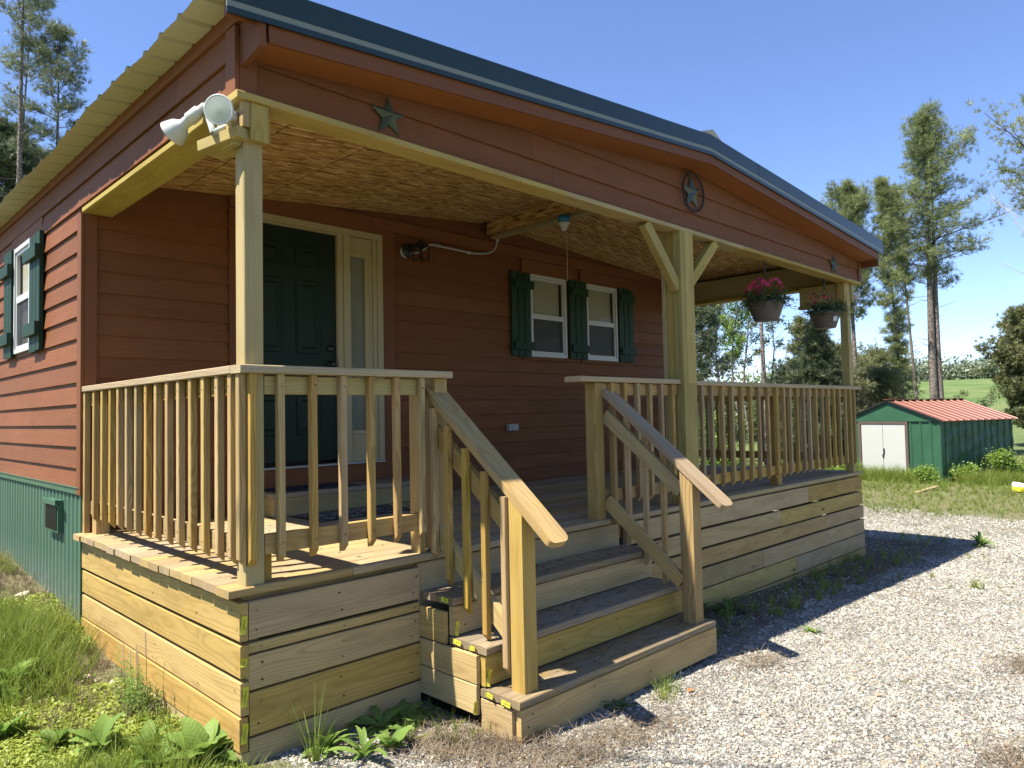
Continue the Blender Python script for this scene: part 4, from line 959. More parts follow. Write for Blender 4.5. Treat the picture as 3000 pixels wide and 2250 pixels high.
# ------------------------------------------------------------------ scatter helper (instances on points)
def inst_cloud(name, protos, pts, rots, scl, idx, kind='stuff', label=None):
    coll = bpy.data.collections.new(name+'_source')
    for i, o in enumerate(protos): o.name = '%s_source_%02d' % (name, i); coll.objects.link(o)
    me = bpy.data.meshes.new(name); n = len(pts); me.vertices.add(n); me.vertices.foreach_set('co', np.asarray(pts, dtype=np.float32).ravel())
    a = me.attributes.new('rot', 'FLOAT_VECTOR', 'POINT'); a.data.foreach_set('vector', np.asarray(rots, dtype=np.float32).ravel())
    a = me.attributes.new('scl', 'FLOAT_VECTOR', 'POINT'); a.data.foreach_set('vector', np.asarray(scl, dtype=np.float32).ravel())
    a = me.attributes.new('pick', 'INT', 'POINT'); a.data.foreach_set('value', np.asarray(idx, dtype=np.int32))
    me.update(); o = bpy.data.objects.new(name, me); reg(o, Matrix.Identity(4)); o['kind'] = kind
    if label: o['label'] = label
    g = bpy.data.node_groups.new(name, 'GeometryNodeTree')
    g.interface.new_socket('Geometry', in_out='INPUT', socket_type='NodeSocketGeometry'); g.interface.new_socket('Geometry', in_out='OUTPUT', socket_type='NodeSocketGeometry')
    gi = g.nodes.new('NodeGroupInput'); go = g.nodes.new('NodeGroupOutput')
    ip = g.nodes.new('GeometryNodeInstanceOnPoints'); ci = g.nodes.new('GeometryNodeCollectionInfo')
    ci.inputs['Collection'].default_value = coll; ci.inputs['Separate Children'].default_value = True; ci.inputs['Reset Children'].default_value = True
    def attr(nm, t):
        nd = g.nodes.new('GeometryNodeInputNamedAttribute'); nd.data_type = t; nd.inputs['Name'].default_value = nm; return nd.outputs['Attribute']
    g.links.new(gi.outputs[0], ip.inputs['Points']); g.links.new(ci.outputs[0], ip.inputs['Instance']); ip.inputs['Pick Instance'].default_value = True
    g.links.new(attr('pick', 'INT'), ip.inputs['Instance Index'])
    g.links.new(attr('rot', 'FLOAT_VECTOR'), ip.inputs['Rotation']); g.links.new(attr('scl', 'FLOAT_VECTOR'), ip.inputs['Scale'])
    g.links.new(ip.outputs[0], go.inputs[0])
    md = o.modifiers.new('scatter', 'NODES'); md.node_group = g
    return o
def loose(name, vs, fs, mat, smooth=False):
    me = bpy.data.meshes.new(name); me.from_pydata([tuple(v) for v in vs], [], fs); me.update(); me.materials.append(mat)
    if smooth: me.polygons.foreach_set('use_smooth', [True]*len(me.polygons))
    return bpy.data.objects.new(name, me)
# region of ground the picture (and a step to its side) could show
F2 = np.array([fw.x, fw.y, fw.z]); R2 = np.array([rt2.x, rt2.y, rt2.z]); U2 = np.array([up2.x, up2.y, up2.z]); C2 = np.array(CAM)
gzv = np.vectorize(gz)
def near_view(x, y, z, mar=.14):
    d = np.stack([x-C2[0], y-C2[1], z-C2[2]], -1); dep = d@F2
    u = (d@R2)/np.maximum(dep, .1)*.708; v = (d@U2)/np.maximum(dep, .1)*.708
    return (dep > .4) & (np.abs(u) < .5*(1+2*mar)) & (np.abs(v) < .375*(1+2*mar)), dep
def vnoise(x, y, s, seed=0):
    """cheap smooth value noise"""
    r = np.random.default_rng(seed); tab = r.random((64, 64)); X = x*s+100; Y = y*s+100; i = np.floor(X).astype(int); j = np.floor(Y).astype(int); a = X-i; b = Y-j
    a = a*a*(3-2*a); b = b*b*(3-2*b); f = lambda p, q: tab[p % 64, q % 64]
    return f(i, j)*(1-a)*(1-b)+f(i+1, j)*a*(1-b)+f(i, j+1)*(1-a)*b+f(i+1, j+1)*a*b
# ------------------------------------------------------------------ GRAVEL
m = NT('gravel_stone'); r = m.rand(); n = m.noise(m.obj(), 3, 3)
c = m.ramp(r, [(0, (.05, .05, .047)), (.10, (.12, .115, .10)), (.3, (.245, .232, .195)), (.65, (.32, .305, .255)), (.9, (.45, .435, .375)), (.95, (.38, .30, .17)), (1, (.26, .15, .085))])
M['stone'] = m.fin(m.mix(m.math('MULTIPLY', n, .4), c, (.36, .32, .27)), .85, .15)
def stone(seed):
    bm = bmesh.new(); bmesh.ops.create_icosphere(bm, subdivisions=1, radius=1); R = random.Random(seed)
    for v in bm.verts: v.co *= R.uniform(.72, 1.15)
    k = (R.uniform(.8, 1.2), R.uniform(.55, .95), R.uniform(.4, .7))
    for v in bm.verts: v.co = Vector((v.co.x*k[0], v.co.y*k[1], v.co.z*k[2]))
    if seed % 2: bmesh.ops.bevel(bm, geom=bm.edges[:12], offset=.12, segments=1, affect='EDGES')
    me = bpy.data.meshes.new('stone'); bm.to_mesh(me); bm.free(); me.materials.append(M['stone']); return bpy.data.objects.new('stone', me)
def under_deck(x, y): return (x > .0) & (x < 7.45) & (y > .015) | ((x > 1.03) & (x < 2.82) & (y > -.66))
nn = 900000; x = rng.uniform(-.2, 13.5, nn); y = rng.uniform(-5.5, 3.2, nn)
dep0 = (x-C2[0])*F2[0]+(y-C2[1])*F2[1]
keep = rng.random(nn) < np.clip((4.8/np.maximum(dep0, .5))**1.7, 0, 1)*1.0
x, y = x[keep], y[keep]; z = gzv(x, y); ok, dep = near_view(x, y, z, .12)
lim = .10+.30*(vnoise(x, y, 6, 3)-.35); dirtm = (x > 2.7) & (y > -.62+.5*(vnoise(x, y, 4, 5)-.5)) & (x < 9)
thin = vnoise(x, y, 2.2, 8)*.6+vnoise(x, y, 7, 9)*.4
pk = np.where(dirtm, .10, 1.0)*np.where(thin > .66, .35, 1.0)*np.where(x > 10.5, .5, 1)
ok &= (x > lim) & ~under_deck(x, y) & (rng.random(len(x)) < pk) & (y < 1.6+.06*x) & (x < 12.6+.22*y)
x, y, z, dep = x[ok], y[ok], z[ok], dep[ok]; k = len(x)
sc = np.exp(rng.normal(math.log(.0070), .38, k))*np.clip(dep/5.0, 1, 1.7); sc = np.clip(sc, .0035, .020)
inst_cloud('gravel', [stone(i) for i in range(10)], np.stack([x, y, z+sc*.12], -1), rng.uniform(0, 6.28, (k, 3))*np.array([.12, .12, 1]), np.repeat(sc[:, None], 3, 1), rng.integers(0, 10, k), label='pale crushed limestone gravel on the drive')
NGRAVEL = k
# ------------------------------------------------------------------ GRASS and ground cover
def leafmat(name, a, b, trans=.35, rough=.5):
    m = NT(name); r = m.rand(); n = m.noise(m.pos(), 6, 3)
    if 'weed' in name:
        so = m.sep(m.obj()); vn = m.math('SINE', m.math('MULTIPLY', m.math('SUBTRACT', so[0], m.math('MULTIPLY', m.math('ABSOLUTE', so[1]), .7)), 520)); m.bump(vn, .2, .0015); n = m.math('ADD', n, m.math('MULTIPLY', vn, .05))
    f = m.math('MULTIPLY_ADD', r, .6, m.math('MULTIPLY', n, .4)); c = m.mix(f, a, b)
    tr = m.n('BsdfTranslucent', c, out=None); m.fin(c, rough, .35)
    mx = m.t.nodes.new('ShaderNodeMixShader'); mx.inputs[0].default_value = trans
    m.t.links.new(m.b.outputs[0], mx.inputs[1]); m.t.links.new(tr.outputs[0], mx.inputs[2])
    m.t.links.new(mx.outputs[0], m.t.nodes['Material Output'].inputs[0]); return m.m
M['grass'] = leafmat('grass_blades', (.12, .18, .025), (.28, .33, .06), .45)
M['cover'] = leafmat('yellow_green_ground_cover', (.22, .28, .035), (.42, .46, .09), .45)
M['dry'] = leafmat('dry_straw', (.13, .09, .055), (.34, .26, .165), .15, .8)
M['weed'] = leafmat('weed_leaves', (.11, .20, .035), (.25, .35, .075), .42, .6)
M['weeddark'] = leafmat('shaded_weed_leaves', (.05, .10, .02), (.10, .17, .04), .3, .5)  # darker copy of the weed leaves, with shade put into its colour
def tuft(seed, n, h, spread, w, mat, curl=.5):
    R = random.Random(seed); vs, fs = [], []
    for _ in range(n):
        a = R.uniform(0, 2*PI); b = R.uniform(0, 2*PI); r = spread*R.random()*.5; p = Vector((r*math.cos(b), r*math.sin(b), 0)); H = h*R.uniform(.45, 1.15)
        d = Vector((math.cos(a)*R.uniform(.1, .6), math.sin(a)*R.uniform(.1, .6), 1)).normalized(); sd = d.cross(Vector((math.sin(a*3), math.cos(a*2), .3))).normalized()*w
        q = p; i0 = len(vs); segs = 3
        for j in range(segs):
            vs += [q-sd*(1-j/segs), q+sd*(1-j/segs)]; q = q+d*H/segs; d = (d+Vector((math.cos(a), math.sin(a), -.35))*curl*.5*R.random()).normalized()
        vs.append(q)
        fs += [(i0, i0+1, i0+3, i0+2), (i0+2, i0+3, i0+5, i0+4), (i0+4, i0+5, i0+6)]
    return loose('tuft', vs, fs, mat)
def cover_patch(seed, n, rad, ls, mat, hh=.02):
    R = random.Random(seed); vs, fs = [], []
    for _ in range(n):
        a = R.uniform(0, 2*PI); r = rad*math.sqrt(R.random()); c = Vector((r*math.cos(a), r*math.sin(a), R.uniform(.002, hh)*(1-.5*r/rad))); b = R.uniform(0, 2*PI); l = ls*R.uniform(.6, 1.3)
        u = Vector((math.cos(b), math.sin(b), R.uniform(-.3, .6))).normalized()*l; v = u.cross(Vector((R.uniform(-.5, .5), R.uniform(-.5, .5), 1))).normalized()*l*.45
        i0 = len(vs); vs += [c, c+u*.45+v, c+u, c+u*.45-v]; fs.append((i0, i0+1, i0+2, i0+3))
    return loose('patch', vs, fs, mat)
protos = [tuft(i, 14, .11, .05, .0022, M['grass'], .6) for i in range(3)]+[tuft(10+i, 12, .20, .05, .0028, M['grass'], .8) for i in range(3)] + \
         [cover_patch(20+i, 60, .055, .013, M['cover']) for i in range(3)] + [tuft(30+i, 9, .10, .05, .0016, M['dry'], .9) for i in range(2)]
P, RT, SCL, ID = [], [], [], []
def addpts(x, y, ids, smin, smax, zoff=0, mar=.15, maxd=60):
    if len(x) == 0: return
    z = gzv(x, y); ok, dep = near_view(x, y, z, mar); ok &= (dep < maxd) & ~((x > .02) & (x < 7.44) & (y > .0))
    x, y, z = x[ok], y[ok], z[ok]; k = len(x)
    P.append(np.stack([x, y, z+zoff], -1)); RT.append(np.stack([rng.normal(0, .12, k), rng.normal(0, .12, k), rng.uniform(0, 6.28, k)], -1))
    s = rng.uniform(smin, smax, k); SCL.append(np.stack([s, s, s*rng.uniform(.8, 1.3, k)], -1)); ID.append(rng.choice(ids, k))
# left of the deck
n_ = 9000; x = rng.uniform(-2.4, .03, n_); y = rng.uniform(-.6, 9, n_)
nz_ = vnoise(x, y, 1.9, 21); bare = np.exp(-(((x+.10)/.16)**2+((y-1.75)/.45)**2))+np.exp(-(((x+.12)/.22)**2+((y-3.1)/.7)**2))
fr = (x < .0)
g_ = (nz_ > .45) & (bare < .35) & fr & ((y > 1.9) | (rng.random(n_) < .25)); addpts(x[g_], y[g_], [0, 1, 2, 3], .5, 1.1)
n_ = 9000; x = rng.uniform(-1.9, .02, n_); y = rng.uniform(-.5, 3.2, n_); nz_ = vnoise(x, y, 2.3, 22); bare = np.exp(-(((x+.10)/.20)**2+((y-1.72)/.40)**2))
addpts(x[(nz_ > .2) & (bare < .45)], y[(nz_ > .2) & (bare < .45)], [6, 7, 8], .8, 1.5)
n_ = 700; x = rng.uniform(-1.2, -.05, n_); y = rng.uniform(-.4, .45, n_); addpts(x, y, [3, 4, 5, 0], .6, 1.0)
n_ = 700; x = rng.normal(-.42, .16, n_); y = rng.normal(2.1, .35, n_); addpts(x, y, [3, 4, 5], .8, 1.3)
n_ = 1500; x = rng.uniform(-.5, .03, n_); y = rng.uniform(.8, 6.5, n_); addpts(x, y, [9, 10], .5, 1.2)
# strip in front of the deck corner
n_ = 260; x = rng.uniform(.0, 1.05, n_); y = rng.uniform(-.6, -.02, n_); nz_ = vnoise(x, y, 4, 23); addpts(x[nz_ > .5], y[nz_ > .5], [0, 1, 6, 9], .4, .9)
n_ = 240; x = rng.uniform(2.85, 7.5, n_); y = rng.uniform(-.55, -.0, n_); addpts(x, y, [0, 1, 2, 3, 9, 10], .5, 1.1)
n_ = 260; x = rng.uniform(7.5, 9.8, n_); y = rng.uniform(-.5, 1.4, n_); nz_ = vnoise(x, y, 1.7, 24); addpts(x[nz_ > .5], y[nz_ > .5], [0, 1, 2, 9, 10], .5, 1.1)
# beyond the drive
n_ = 42000; x = rng.uniform(8.5, 34, n_); y = rng.uniform(-9, 22, n_)
edge_ = 12.4+.22*y+3.2*(vnoise(x, y, .9, 25)-.5)
m1 = ((x > edge_) | (y > 2.2+.06*x))
r_ = np.hypot(x, y); m1 &= rng.random(n_) < np.clip((17/r_)**1.0, .3, 1)
shed_c = (21.6, 4.2)
m2 = m1 & (vnoise(x, y, .7, 31)*.6+vnoise(x, y, 2.5, 32)*.4 > .30); addpts(x[m2], y[m2], [0, 1, 2, 3, 0, 1, 9], .55, 1.2); m3 = m1 & (x > 17) & (rng.random(n_) < .5); addpts(x[m3], y[m3], [0, 3, 4, 9], .8, 1.6)
t_ = rng.random(2600); w_ = rng.random(2600); side = rng.random(2600) < .5
sx = np.where(side, 21.1+.324*3.05*t_, 21.1+.948*3.4*t_) - np.where(side, .948, -.324*-1)*.15; sy = np.where(side, 2.77+.948*3.05*t_, 2.77-.324*3.4*t_) + np.where(side, .324*.15, -.3)
sx = sx-w_*np.where(side, 1.0, .3); sy = sy+np.where(side, .34*w_, -.9*w_)
addpts(sx, sy, [3, 4, 5, 0], 1.3, 2.4)
n_ = 1400; x = rng.uniform(6, 13.5, n_); y = rng.uniform(-3.5, 2.2, n_); nz_ = vnoise(x, y, 1.6, 26)*.6+vnoise(x, y, .8, 27)*.4+(x-9)*.02
addpts(x[nz_ > .60], y[nz_ > .60], [0, 1, 2, 9], .35, .9)
P = np.concatenate(P); RT = np.concatenate(RT); SCL = np.concatenate(SCL); ID = np.concatenate(ID)
inst_cloud('grass', protos, P, RT, SCL, ID, label='mixed grass and low yellow-green ground cover')
# dry stalks
def twigs(cx, cy, sx_, sy_, n, seed, lmin=.04, lmax=.12, lift=.03):
    R = random.Random(seed); vs, fs = [], []
    for _ in range(n):
        x, y = R.gauss(cx, sx_), R.gauss(cy, sy_)
        if under_deck(x, y): continue
        p = Vector((x, y, gz(x, y)+R.uniform(.002, lift))); a = R.uniform(0, 2*PI); d = Vector((math.cos(a), math.sin(a), R.uniform(-.05, .55))).normalized(); L = R.uniform(lmin, lmax); w = R.uniform(.0007, .0016)
        s1 = d.cross(Vector((0, 0, 1))).normalized()*w; s2 = d.cross(s1).normalized()*w; q = p+d*L*.5+Vector((0, 0, R.uniform(0, .012))); e = p+d*L
        i0 = len(vs); vs += [p+s1, p-s1, p+s2, q+s1, q-s1, q+s2, e]; fs += [(i0, i0+1, i0+4, i0+3), (i0+1, i0+2, i0+5, i0+4), (i0+2, i0, i0+3, i0+5), (i0+3, i0+4, i0+6), (i0+4, i0+5, i0+6), (i0+5, i0+3, i0+6)]
    return vs, fs
VS, FS = [], []
for args in ((.98, -.62, .15, .15, 1300, 1), (1.15, -.95, .22, .08, 600, 2), (1.5, -1.0, .25, .10, 500, 3), (.75, -.45, .12, .15, 500, 7), (2.9, -.95, .12, .08, 260, 4), (3.95, -2.15, .18, .10, 500, 5), (2.42, -2.35, .14, .08, 500, 6), (8.6, -.4, .7, .3, 500, 8), (6.8, -.35, .8, .15, 700, 9)):
    v, f = twigs(*args); o = len(VS); VS += v; FS += [tuple(i+o for i in q) for q in f]
dg_ = mesh('dry_grass', VS, FS, M['dry']); dg_['kind'] = 'stuff'; dg_['label'] = 'matted dry brown stalks on the gravel by the bottom step'
# ------------------------------------------------------------------ BROADLEAF WEEDS (one thing each, leaves as parts)
def leaf_mesh(key, L, Wd, mat, bend=.6, lobes=0, fold=.25, tip=.9):
    if key in _cache: return _cache[key]
    n = 10; vs, fs = [], []
    for i in range(n+1):
        t = i/n; w = Wd*math.sin(PI*min(1, t*tip+.04))**.8*(1-.25*t)
        if t < .18: w = Wd*.10+w*(t/.18)*.5
        if lobes and 0 < i < n: w *= (1.0 if i % 2 else .5)
        a = -bend*t*t; x = L*(t-.18*bend*t*t*t); z = L*(.28*bend*t - .62*bend*t*t)
        x2 = x - (L*.05 if (lobes and i % 2) else 0)
        und = .06*Wd*math.sin(i*1.9)
        vs += [(x2, -w, z+fold*w+und), (x, 0, z), (x2, w, z+fold*w-und)]
    for i in range(n):
        a = i*3; fs += [(a, a+3, a+4, a+1), (a+1, a+4, a+5, a+2)]
    me = bpy.data.meshes.new('leaf'); me.from_pydata(vs, [], fs); me.update(); me.materials.append(mat); me.polygons.foreach_set('use_smooth', [True]*len(fs)); _cache[key] = me; return me
def weed(x, y, kind, label, seed, sc=1.0, n=9, name='weed_plant', group=None, mat='weed'):
    R = random.Random(seed); z = gz(x, y)
    t = thing(name, label, 'weed', (x, y, z), group)
    n = int(n*1.7)
    for k in range(n):
        a = 2*PI*k/n*1.0+R.uniform(-.35, .35)+seed; el = R.uniform(.25, 1.25) if kind != 'dandelion' else R.uniform(.05, .7); s = sc*1.25*R.uniform(.55, 1.15)
        if kind == 'dock': me = leaf_mesh('dock'+mat, .15, .034, M[mat], .75)
        elif kind == 'plantain': me = leaf_mesh('plantain'+mat, .11, .030, M[mat], .55)
        elif kind == 'dandelion': me = leaf_mesh('dandelion'+mat, .15, .022, M[mat], .7, lobes=1)
        else: me = leaf_mesh('lance'+mat, .12, .012, M[mat], .8)
        mw = Matrix.Translation((x, y, z+.003)) @ Matrix.Rotation(a, 4, 'Z') @ Matrix.Rotation(-el, 4, 'Y') @ Matrix.Rotation(R.uniform(-.4, .4), 4, 'X') @ Matrix.Scale(s, 4)
        inst('leaf', me, mw, t)
    return t
weed(-.045, .17, 'dock', 'large broad-leaved weed growing against the near corner of the deck skirting', 1, 1.15, 12)
weed(-.32, .62, 'dock', 'broad-leaved weed with upright ribbed leaves in the grass, left of the corner weed', 2, 1.05, 7)
weed(-.17, .50, 'plantain', 'small pale weed with two tall pointed leaves beside the deck skirting', 3, 1.15, 4)
weed(-.50, 1.62, 'dock', 'big clump of broad leaves at the left edge of the picture below the metal skirting', 4, 1.25, 14)
weed(-.62, 1.06, 'plantain', 'low leafy weed at the bottom left edge of the picture', 5, 1.1, 8)
weed(-.46, .80, 'plantain', 'bright flat-leaved weed in the yellow-green ground cover', 6, .9, 6)
weed(-.22, .28, 'dock', 'broad-leaved weed half hidden in tall grass at the bottom edge', 7, .9, 8)
weed(-.24, 2.05, 'lance', 'leafy weed in tall grass behind the pale rocks', 8, 1.2, 8)
weed(.70, -.10, 'dandelion', 'dandelion with jagged leaves against the skirting left of the steps', 11, 1.1, 13)
weed(.86, -.09, 'dandelion', 'dandelion growing in the corner between skirting and steps', 12, 1.1, 11)
weed(.61, -.33, 'plantain', 'small rosette weed with one leaf lying out over the gravel', 13, .9, 7)
weed(.47, -.30, 'lance', 'upright weed with long lance leaves in front of the dandelions', 14, 1.25, 9)
weed(.40, -.12, 'lance', 'light green lily-like weed beside the tall grass blades', 15, 1.0, 14)
weed(1.70, -.76, 'lance', 'dark little plant at the foot of the bottom step', 16, .75, 9, mat='weeddark')
for i, (a, b) in enumerate(((3.0, -.20), (3.25, -.30), (3.5, -.16), (2.98, -.42), (3.9, -.2))):
    weed(a, b, ('dock', 'dandelion', 'plantain')[i % 3], ('dark leafy weed in shade just right of the steps', 'jagged-leaved weed in shade two hand spans out from the skirting', 'low flat weed against the skirting behind the right newel', 'shaded broad weed nearest the right end of the bottom step', 'lone shaded weed farthest from the steps along the skirting')[i], 30+i, 1.15, 10, mat='weeddark')
weed(9.1, -.75, 'lance', 'green weed clump in the gravel beyond the roof shadow tip', 41, 1.6, 16)
weed(3.85, -.86, 'dandelion', 'small flat green weed out on the sunny gravel', 42, .55, 10)
def clump(x, y, label, seed, n, h, w, curl=.7, name='grass_clump', mat='grass', sp=.06):
    t = tuft(seed, n, h, sp, w, M[mat], curl); o = t; o.name = name
    reg(o, Matrix.Translation((x, y, gz(x, y)))); tag(o, label, 'grass clump'); return o
clump(.30, -.17, 'clump of tall straight grass blades at the front corner of the deck', 51, 26, .34, .0035, .25)
clump(2.10, -.80, 'thick grass tuft against the front of the bottom step', 52, 90, .13, .0018, .9, sp=.16)
clump(1.98, -.86, 'smaller grass tuft just left of the thick one by the bottom step', 53, 50, .11, .0018, .9, sp=.12)
clump(6.25, -1.35, 'single dark green grass tuft in the gravel near the roof shadow', 54, 50, .16, .003, .8, sp=.12)
clump(-.30, 2.35, 'tall bright grass clump beside the metal skirting', 55, 120, .26, .0022, .7, sp=.3)
# feathery weed by the skirting
fw_t = thing('feathery_weed', 'tall feathery weed with thin seed stalks against the left deck skirting', 'weed', (-.05, 1.0, gz(-.05, 1)))
R = random.Random(3); vs, fs = [], []
for k in range(46):
    x0, y0 = -.06+R.gauss(0, .035), .98+R.gauss(0, .12); H = R.uniform(.08, .27); p = Vector((x0, y0, gz(x0, y0))); d = Vector((R.uniform(-.25, .1), R.uniform(-.2, .2), 1)).normalized()
    for j in range(9):
        p = p+d*H/9
        for _ in range(5):
            a = R.uniform(0, 2*PI); u = Vector((math.cos(a), math.sin(a), R.uniform(.1, .8))).normalized()*R.uniform(.012, .028); v = u.cross(Vector((0, 0, 1))).normalized()*.0028; i0 = len(vs)
            vs += [p, p+u*.5+v, p+u, p+u*.5-v]; fs.append((i0, i0+1, i0+2, i0+3))
mesh('foliage', vs, fs, M['weed'], fw_t)
for k in range(5):
    x0, y0 = -.05+R.gauss(0, .02), .96+R.gauss(0, .06); g0 = gz(x0, y0); tube('stalk', [(x0, y0, g0), (x0-.01, y0, g0+.2), (x0-.012, y0+.01, g0+R.uniform(.30, .42))], [.0016, .0014, .0035], M['dry'], fw_t, 5)
# rocks and litter
def rock(x, y, r, label, seed, mat=None, fl=.6):
    bm = bmesh.new(); bmesh.ops.create_icosphere(bm, subdivisions=2, radius=r); R = random.Random(seed)
    for v in bm.verts: v.co = Vector((v.co.x*1.25, v.co.y*.9, v.co.z*fl))*(1+.22*math.sin(v.co.x/r*3+seed)*math.cos(v.co.y/r*2.5+seed)+R.uniform(-.09, .09))
    o = bm_obj('rock', bm, mat or M['rockpale'], None, Matrix.Translation((x, y, gz(x, y)+r*.2)) @ Matrix.Rotation(seed, 4, 'Z')); tag(o, label, 'rock', 'pale rocks beside the deck'); return o
M['rockpale'] = plain('pale_tan_rock', (.46, .38, .28), .85, .15, var=.35, vs=18, bump=.5, bs=60)
rock(-.215, 1.62, .035, 'largest pale rock, leftmost of the little heap beside the deck', 2); rock(-.13, 1.58, .024, 'tan rock in the middle of the heap beside the deck', 3)
rock(-.10, 1.50, .020, 'small angular rock in front of the heap beside the deck', 4); rock(-.035, 1.40, .030, 'rock lying nearest the deck skirting', 5); rock(-.17, 1.52, .016, 'smallest stone of the heap beside the deck', 6)
rock(-.10, 3.30, .05, 'flat tan stone on bare soil beside the metal skirting', 7, fl=.35)
lf = mesh('dead_leaf', [(-.03, 0, .004), (0, -.017, .010), (.035, 0, .003), (0, .017, .012)], [(0, 1, 2, 3)], plain('orange_dead_leaf', (.45, .16, .05), .7, var=.3, vs=60), None, Matrix.Translation((2.17, -.90, gz(2.17, -.9)+.008)))
tag(lf, 'curled orange dead leaf on the gravel in front of the bottom step', 'dead leaf')
lt = thing('feed_bag', 'crumpled white and yellow bag lying in the grass right of the shed', 'bag', (18.9, .59, gz(18.9, .59)))
zb = gz(18.9, .59)
def blob(name, c, sx, sy, sz, mat, par, seed=0):
    bm = bmesh.new(); bmesh.ops.create_cube(bm, size=2); bmesh.ops.subdivide_edges(bm, edges=bm.edges[:], cuts=4, use_grid_fill=True); R = random.Random(seed)
    for v in bm.verts:
        q = v.co.copy(); q = q*(1-.16*(q.length-1)); v.co = Vector((q.x*sx, q.y*sy, q.z*sz))*(1+R.uniform(-.06, .06))
    return bm_obj(name, bm, mat, par, Matrix.Translation(c) @ Matrix.Rotation(.7, 4, 'Z') @ Matrix.Rotation(.25, 4, 'X'))
blob('bag_body', (18.9, .59, zb+.07), .17, .10, .06, plain('yellow_print_plastic', (.80, .62, .03), .4, var=.25, vs=18), lt, 1); blob('bag_top', (18.93, .60, zb+.17), .17, .09, .055, plain('white_print_plastic', (.8, .8, .74), .4, var=.1, vs=18), lt, 2)
o = B('scrap_plank', 16.9, 18.4, 2.15, 2.27, gz(17.6, 2.2)+.01, gz(17.6, 2.2)+.05, M['cap']); tag(o, 'pale scrap plank lying in the grass in front of the shed', 'plank')
# ------------------------------------------------------------------ SHED
sh = thing('garden_shed', 'small green metal shed with white double doors and an orange ribbed roof', 'shed', (22.3, 3.7, -1.38))
SX = Vector((.948, -.324, 0)).normalized(); SY = Vector((.324, .948, 0)).normalized(); S0 = Vector((21.1, 2.77, 0)); SB, SE, SR = -1.5, .325, .91; SW, SLn = 3.05, 3.35
smw = Matrix(((SX.x, SY.x, 0, S0.x), (SX.y, SY.y, 0, S0.y), (0, 0, 1, 0), (0, 0, 0, 1)))      # local x = back, y = along the front
def sl_box(name, x0, x1, y0, y1, z0, z1, mat, par):
    bm = bmesh.new(); box_bm(bm, x0, x1, y0, y1, z0, z1); return bm_obj(name, bm, mat, par, smw)
def rib_panel(name, axis, a0, a1, off, out, z0, z1, pitch, mat, depth=.030, dent=False):
    pr = []; a = a0
    while a < a1-.001:
        for t, h in ((0, 0), (.74, 0), (.80, 1), (.92, 1), (.98, 0)):
            if a+t*pitch <= a1: pr.append((a+t*pitch, h*depth))
        a += pitch
    pr.append((a1, 0)); nzv = 9; vs = []
    for j in range(nzv):
        zz_ = z0+(z1-z0)*j/(nzv-1)
        for k, (a, h) in enumerate(pr):
            dd = 0
            if dent and 0 < j < nzv-1: dd = .020*math.sin(a*5.3+j*1.1)*math.sin(j*.9+a*2)+.012*math.sin(a*17+j*3)
            o_ = off+out*(h+dd); vs.append((a, o_, zz_) if axis == 'x' else (o_, a, zz_))
    n = len(pr); fs = [(j*n+i, j*n+i+1, (j+1)*n+i+1, (j+1)*n+i) for j in range(nzv-1) for i in range(n-1)]
    return mesh(name, vs, fs, mat, sh, smw)
sl_box('shed_core', .04, SLn-.04, .04, SW-.04, SB, SE-.02, M['dark'], sh)
rib_panel('side_wall', 'x', 0, SLn, 0, -1, SB, SE, .30, M['shedgreen'], dent=True)
rib_panel('side_wall', 'x', 0, SLn, SW, 1, SB, SE, .30, M['shedgreen'])
dl, dr = 1.02, 2.46
rib_panel('front_wall', 'y', 0, dl-.09, 0, -1, SB, SE, .30, M['shedgreen']); rib_panel('front_wall', 'y', dr+.09, SW, 0, -1, SB, SE, .30, M['shedgreen']); rib_panel('back_wall', 'y', 0, SW, SLn, 1, SB, SE, .3, M['shedgreen'])
sl_box('corner_post', -.03, .05, -.035, .06, SB, SE, M['shedgreen'], sh); sl_box('corner_post', -.03, .05, SW-.06, SW+.03, SB, SE, M['shedgreen'], sh)
sl_box('door_header', -.05, .0, dl-.10, dr+.10, SE-.10, SE-.03, M['brown'], sh)
for a in (dl-.10, dr+.01): sl_box('door_jamb', -.055, .0, a, a+.09, SB, SE-.10, M['brown'], sh)
mid = (dl+dr)/2
dA = sl_box('shed_door', -.030, -.012, dl, mid-.006, SB+.05, SE-.105, M['shedwhite'], sh); dB = sl_box('shed_door', -.030, -.012, mid+.006, dr, SB+.05, SE-.105, M['shedwhite'], sh)
sl_box('handle', -.05, -.031, mid-.055, mid-.008, -.66, -.50, M['black'], dA); sl_box('padlock', -.055, -.031, mid-.03, mid+.02, -.76, -.67, M['black'], dA)
gm_ = SW/2
mesh('gable_panel', [(-.035, -.02, SE), (-.035, SW+.02, SE), (-.035, gm_, SR-.03), (-.0, -.02, SE), (-.0, SW+.02, SE), (-.0, gm_, SR-.03)], [(0, 2, 1), (3, 4, 5), (0, 1, 4, 3)], M['shedgreen'], sh, smw)
sl_box('gable_rail', -.045, .0, -.02, SW+.02, SE-.025, SE+.005, M['shedgreen'], sh)
